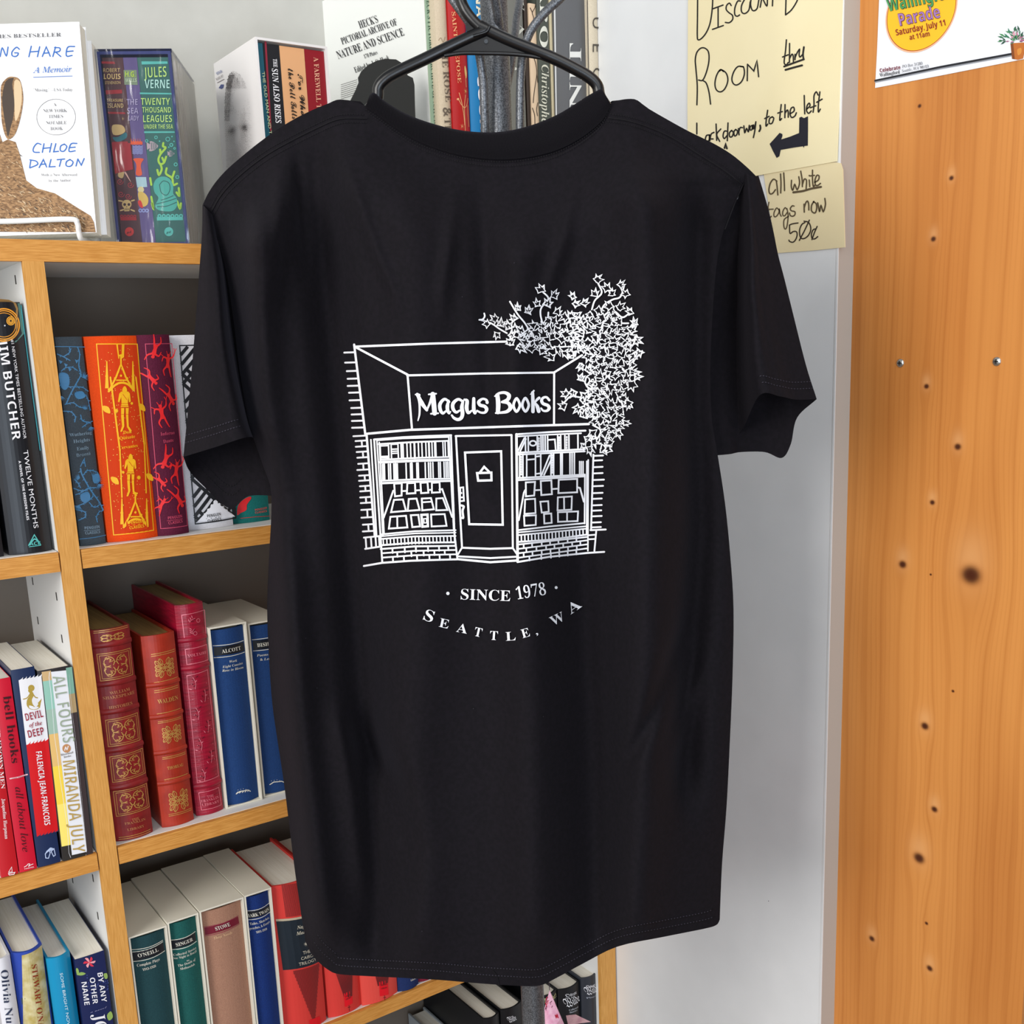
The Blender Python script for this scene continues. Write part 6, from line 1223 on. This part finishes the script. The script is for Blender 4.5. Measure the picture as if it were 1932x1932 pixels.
paper('paper_sign', 'large cream handwritten sign with a thick black arrow, on the white wall', 'sign', out, XW-.0022, .0016, pap, A)
A = Art(lift=.0003); A.at((1420,290), 9.66); mb_ = M('#5a4c36', .6); g = lambda *p, s=5, w=2.7, m=mb_: h_(*p, s=s, w=w, m=m)
g((445,500),(385,465),(325,540),(300,660),(320,730),(370,720),(420,655)); g((435,490),(450,610),(462,750)); g((512,370),(520,540),(515,715)); g((570,350),(580,520),(585,672))
g((712,485),(708,600),(735,665),(770,560),(815,655),(858,540),(845,420)); g((880,318),(905,470),(910,600)); g((912,560),(945,465),(985,490),(978,640)); g((1035,480),(1045,600)); g((1036,398),(1040,402), w=3); g((1095,300),(1095,480),(1110,595),(1140,570)); g((1050,405),(1130,395)); g((1135,520),(1200,480),(1215,410),(1175,395),(1140,480),(1150,570),(1195,575),(1240,540)); g((745,705),(920,680),(1080,635),(1250,605), w=4)
g((300,885),(280,1020),(285,1140),(300,1180),(345,1140), w=2.2); g((215,1035),(300,1015),(380,1010), w=2.2); g((480,1020),(440,990),(395,1070),(395,1140),(430,1145),(480,1080),(490,1010),(500,1090),(525,1140), w=2.2); g((625,1010),(595,985),(555,1050),(555,1120),(590,1130),(640,1060), w=2.2); g((630,1000),(650,1120),(640,1260),(620,1350),(590,1370),(570,1300),(580,1200),(655,1140), w=2.2); g((760,955),(725,950),(690,1000),(710,1040),(770,1055),(775,1110),(735,1140),(690,1125),(675,1080), w=2.4)
g((940,920),(945,1065)); g((945,980),(975,890),(1005,865),(1025,920),(1028,1025)); g((1120,870),(1080,940),(1075,1030),(1110,1075),(1150,1070),(1172,990),(1160,910),(1110,875)); g((1190,895),(1210,1000),(1225,1050),(1250,945),(1290,1055),(1330,930),(1320,815))
mk2 = M('#33291e', .6); g((832,1262),(730,1278),(675,1300), w=2.3, m=mk2); g((675,1300),(685,1450),(740,1420),(800,1420),(815,1480),(790,1560),(740,1612),(680,1600),(665,1575), w=2.3, m=mk2); g((955,1255),(900,1290),(860,1390),(870,1510),(920,1550),(1000,1510),(1055,1420),(1060,1330),(1020,1250),(940,1230), w=2.3, m=mk2); g((1038,1210),(950,1400),(855,1580), w=2.3, m=mk2); g((1150,1370),(1105,1390),(1075,1470),(1090,1545),(1140,1550),(1190,1510), w=2.3, m=mk2); g((1180,1325),(1130,1440),(1085,1565), w=2.3, m=mk2)
out = [(1441,329),(1530,311),(1577,306),(1586,308),(1590,320),(1592,390),(1594,466.5),(1540,472),(1467,477.5),(1452,400)]
paper('paper_note', 'small cream handwritten note about white tags, stuck below the large cream sign', 'sign', out, XW-.0008-.0004, .001, pap2, A)
# poster on the pine board
A = Art(lift=.0003); A.at((1640,0), 6.6164); ycol, rcol = M('#f2bd2a'), M('#a83a1e')
cx_, cy_, rx_, ry_ = 655, 130, 432, 505
def ell(k): 
    t = np.arange(64)*2*math.pi/64; return [(cx_+rx_*k*math.cos(a)+.0*math.sin(a)-.10*ry_*k*math.sin(a)*1.0, cy_+ry_*k*math.sin(a)-.17*rx_*k*math.cos(a)) for a in t]
A.poly(ell(1.035), M('#f0b890')); A.poly(ell(1.0), rcol); A.poly(ell(.982), ycol)
def outl(s, a, c, hh_, fill, edge, st='bold'):
    A.text(s, a, c, hh_, edge, st, off=.022); A.text(s, a, c, hh_, fill, st, off=-.008)
outl('Wallingford', (245,150), (1120,-45), 165, M('#4a9a58'), M('#2c3f3a')); outl('Parade', (392,325), (900,218), 148, M('#a078b4'), M('#6a2a4c'))
A.text('Saturday, July 11', (345,445), (962,318), 74, M('#8e2a24'), 'bold'); A.text('at 11am', (515,500), (765,450), 62, M('#8e2a24'), 'bold')
A.text('Celebrate', (142,905), (398,862), 46, M('#7a2a3a'), 'bold'); A.text('Wallingford', (140,962), (390,918), 46, M('#2e3036'), 'serif', off=-.006); A.text('PO Box 31283', (418,850), (672,805), 36, M('#63666c'), 'ital'); A.text('Seattle, WA 98103', (415,905), (750,842), 36, M('#63666c'), 'ital')
A.line([(78,1008),(900,835),(1960,640)], 4, M('#23252b')); A.line([(78,1026),(900,856),(1960,662)], 2.2, M('#8c9098'))
A.poly([(1765,540),(1930,530),(1960,535),(1925,730),(1860,748),(1785,735)], M('#b8692c')); A.poly([(1765,540),(1800,538),(1820,740),(1785,735)], M('#7e4420')); A.poly([(1850,620),(1900,600),(1900,660),(1860,690)], M('#d08a3c'), smooth=3)
rr = random.Random(9)
for i in range(90):
    a = rr.uniform(math.pi, 2*math.pi); r_ = rr.uniform(20, 170); x, y = 1850+r_*math.cos(a)*1.1, 520+r_*math.sin(a)*.8; L_ = rr.uniform(36, 85); e = a+rr.uniform(-.6, .6)
    c = rr.choice(['#2e6e4a','#4a8a58','#1f4c3a','#3c7c60']) if r_ > 90 or rr.random() < .5 else rr.choice(['#c87a9a','#a05a80','#d8a0b0'])
    A.poly([(x, y), (x+L_*.5*math.cos(e-.3), y+L_*.5*math.sin(e-.3)), (x+L_*math.cos(e), y+L_*math.sin(e)), (x+L_*.5*math.cos(e+.3), y+L_*.5*math.sin(e+.3))], M(c))
out = [(1660.5,-150),(1960,-190),(1960,105.5),(1932,111.5),(1780,141.5),(1651,166),(1655,90),(1658.5,0)]
paper('poster', 'white parade poster with a yellow disc, pinned to the knotty pine board', 'poster', out, XP-.0007, .0005, mat('white_poster_paper', '#e8eaf0', .4, .35), A)
# pink paper crane hanging from a thread
pkp = mat('pink_patterned_paper', '#e39ab8', .7, .2, kind='n', col2='#f2c0d2', scale=160); pk2 = mat('dusky_pink_paper', '#b98a92', .7, .2, kind='n', col2='#cfa6a8', scale=120)
dC = .10; K = lambda x, y, d: sp(np.array([float(x)]), np.array([float(y)]), np.array([d]))[0]
cr_o = K(1045, 1932, dC); crane = thing('paper_crane', 'pink patterned folded-paper crane hanging on a thread beside the rack post', 'paper ornament', cr_o)
A0 = dict(t=K(1037,1868,dC), l=K(1018,1935,dC-.004), r=K(1059,1920,dC-.008), b=K(1030,1962,dC-.012), r2=K(1070,1945,dC+.006), wl=K(1011,1908,dC+.014), wl2=K(1027,1900,dC+.012), wl3=K(1014,1955,dC+.004), tr=K(1115,1928,dC+.012), tr2=K(1086,1914,dC+.006), tr3=K(1068,1916,dC), tr4=K(1072,1934,dC+.004), s=K(1005,1935,dC+.01), s2=K(1006,1912,dC+.012), lo=K(1046,2010,dC))
def sheet(b, names, m):
    P = [A0[n] for n in names]; q = np.array(P); n_ = np.cross(q[1]-q[0], q[2]-q[0]); n_ /= np.linalg.norm(n_); b.prism(q, n_*.0003, m)
b = MB(); sheet(b, ('t','r','b','l'), pkp); 
A = Art(lift=.0006); A.at((940,1772), 8.05); rdp, bkp = M('#c8203c'), M('#6a2040'); rr = random.Random(8)
for i in range(16):
    v = rr.uniform(.12, .95); u = rr.uniform(-.42, .42)*v; x, y = 775+u*330, 790+v*480; q = [(x, y)]
    for k in range(3): q.append((q[-1][0]+rr.uniform(-26, 26), q[-1][1]+rr.uniform(8, 26)))
    A.line(q, rr.uniform(.8, 1.6), rdp if i % 2 else bkp, smooth=3)
A.line([(860,1200),(870,1150),(880,1195),(895,1145),(910,1190)], 2.2, rdp, smooth=3)
nC = -NS; pC = planar(A0['r'], np.cross(A0['r']-A0['t'], A0['l']-A0['t'])*(-1 if np.cross(A0['r']-A0['t'], A0['l']-A0['t']) @ (CAM-A0['t']) < 0 else 1)); A.lay(b, pC); b.build('front_wing', crane)
b = MB(); sheet(b, ('t','r2','r'), pk2); sheet(b, ('t','l','wl3'), pk2); sheet(b, ('r','r2','lo','b'), pkp); b.build('body', crane)
b = MB(); sheet(b, ('tr3','tr2','tr','tr4'), pk2); b.build('tail', crane)
b = MB(); sheet(b, ('wl2','wl','wl3'), mat('lilac_paper', '#b48cb8', .7, .2)); sheet(b, ('s2','s','wl3'), pk2); b.build('rear_wing', crane)
b = MB(); b.tube([A0['t'], K(1035,1845,dC), K(1033,1700,dC), K(1030,1450,dC)], .0004, M('#4a4046'), 6); b.build('thread', crane)
bpy.context.view_layer.update()
for o in TMP:
    if '_w' in o.keys(): del o['_w']
for o in [o for o in sc.objects if o.parent]:
    o.matrix_parent_inverse = Matrix()
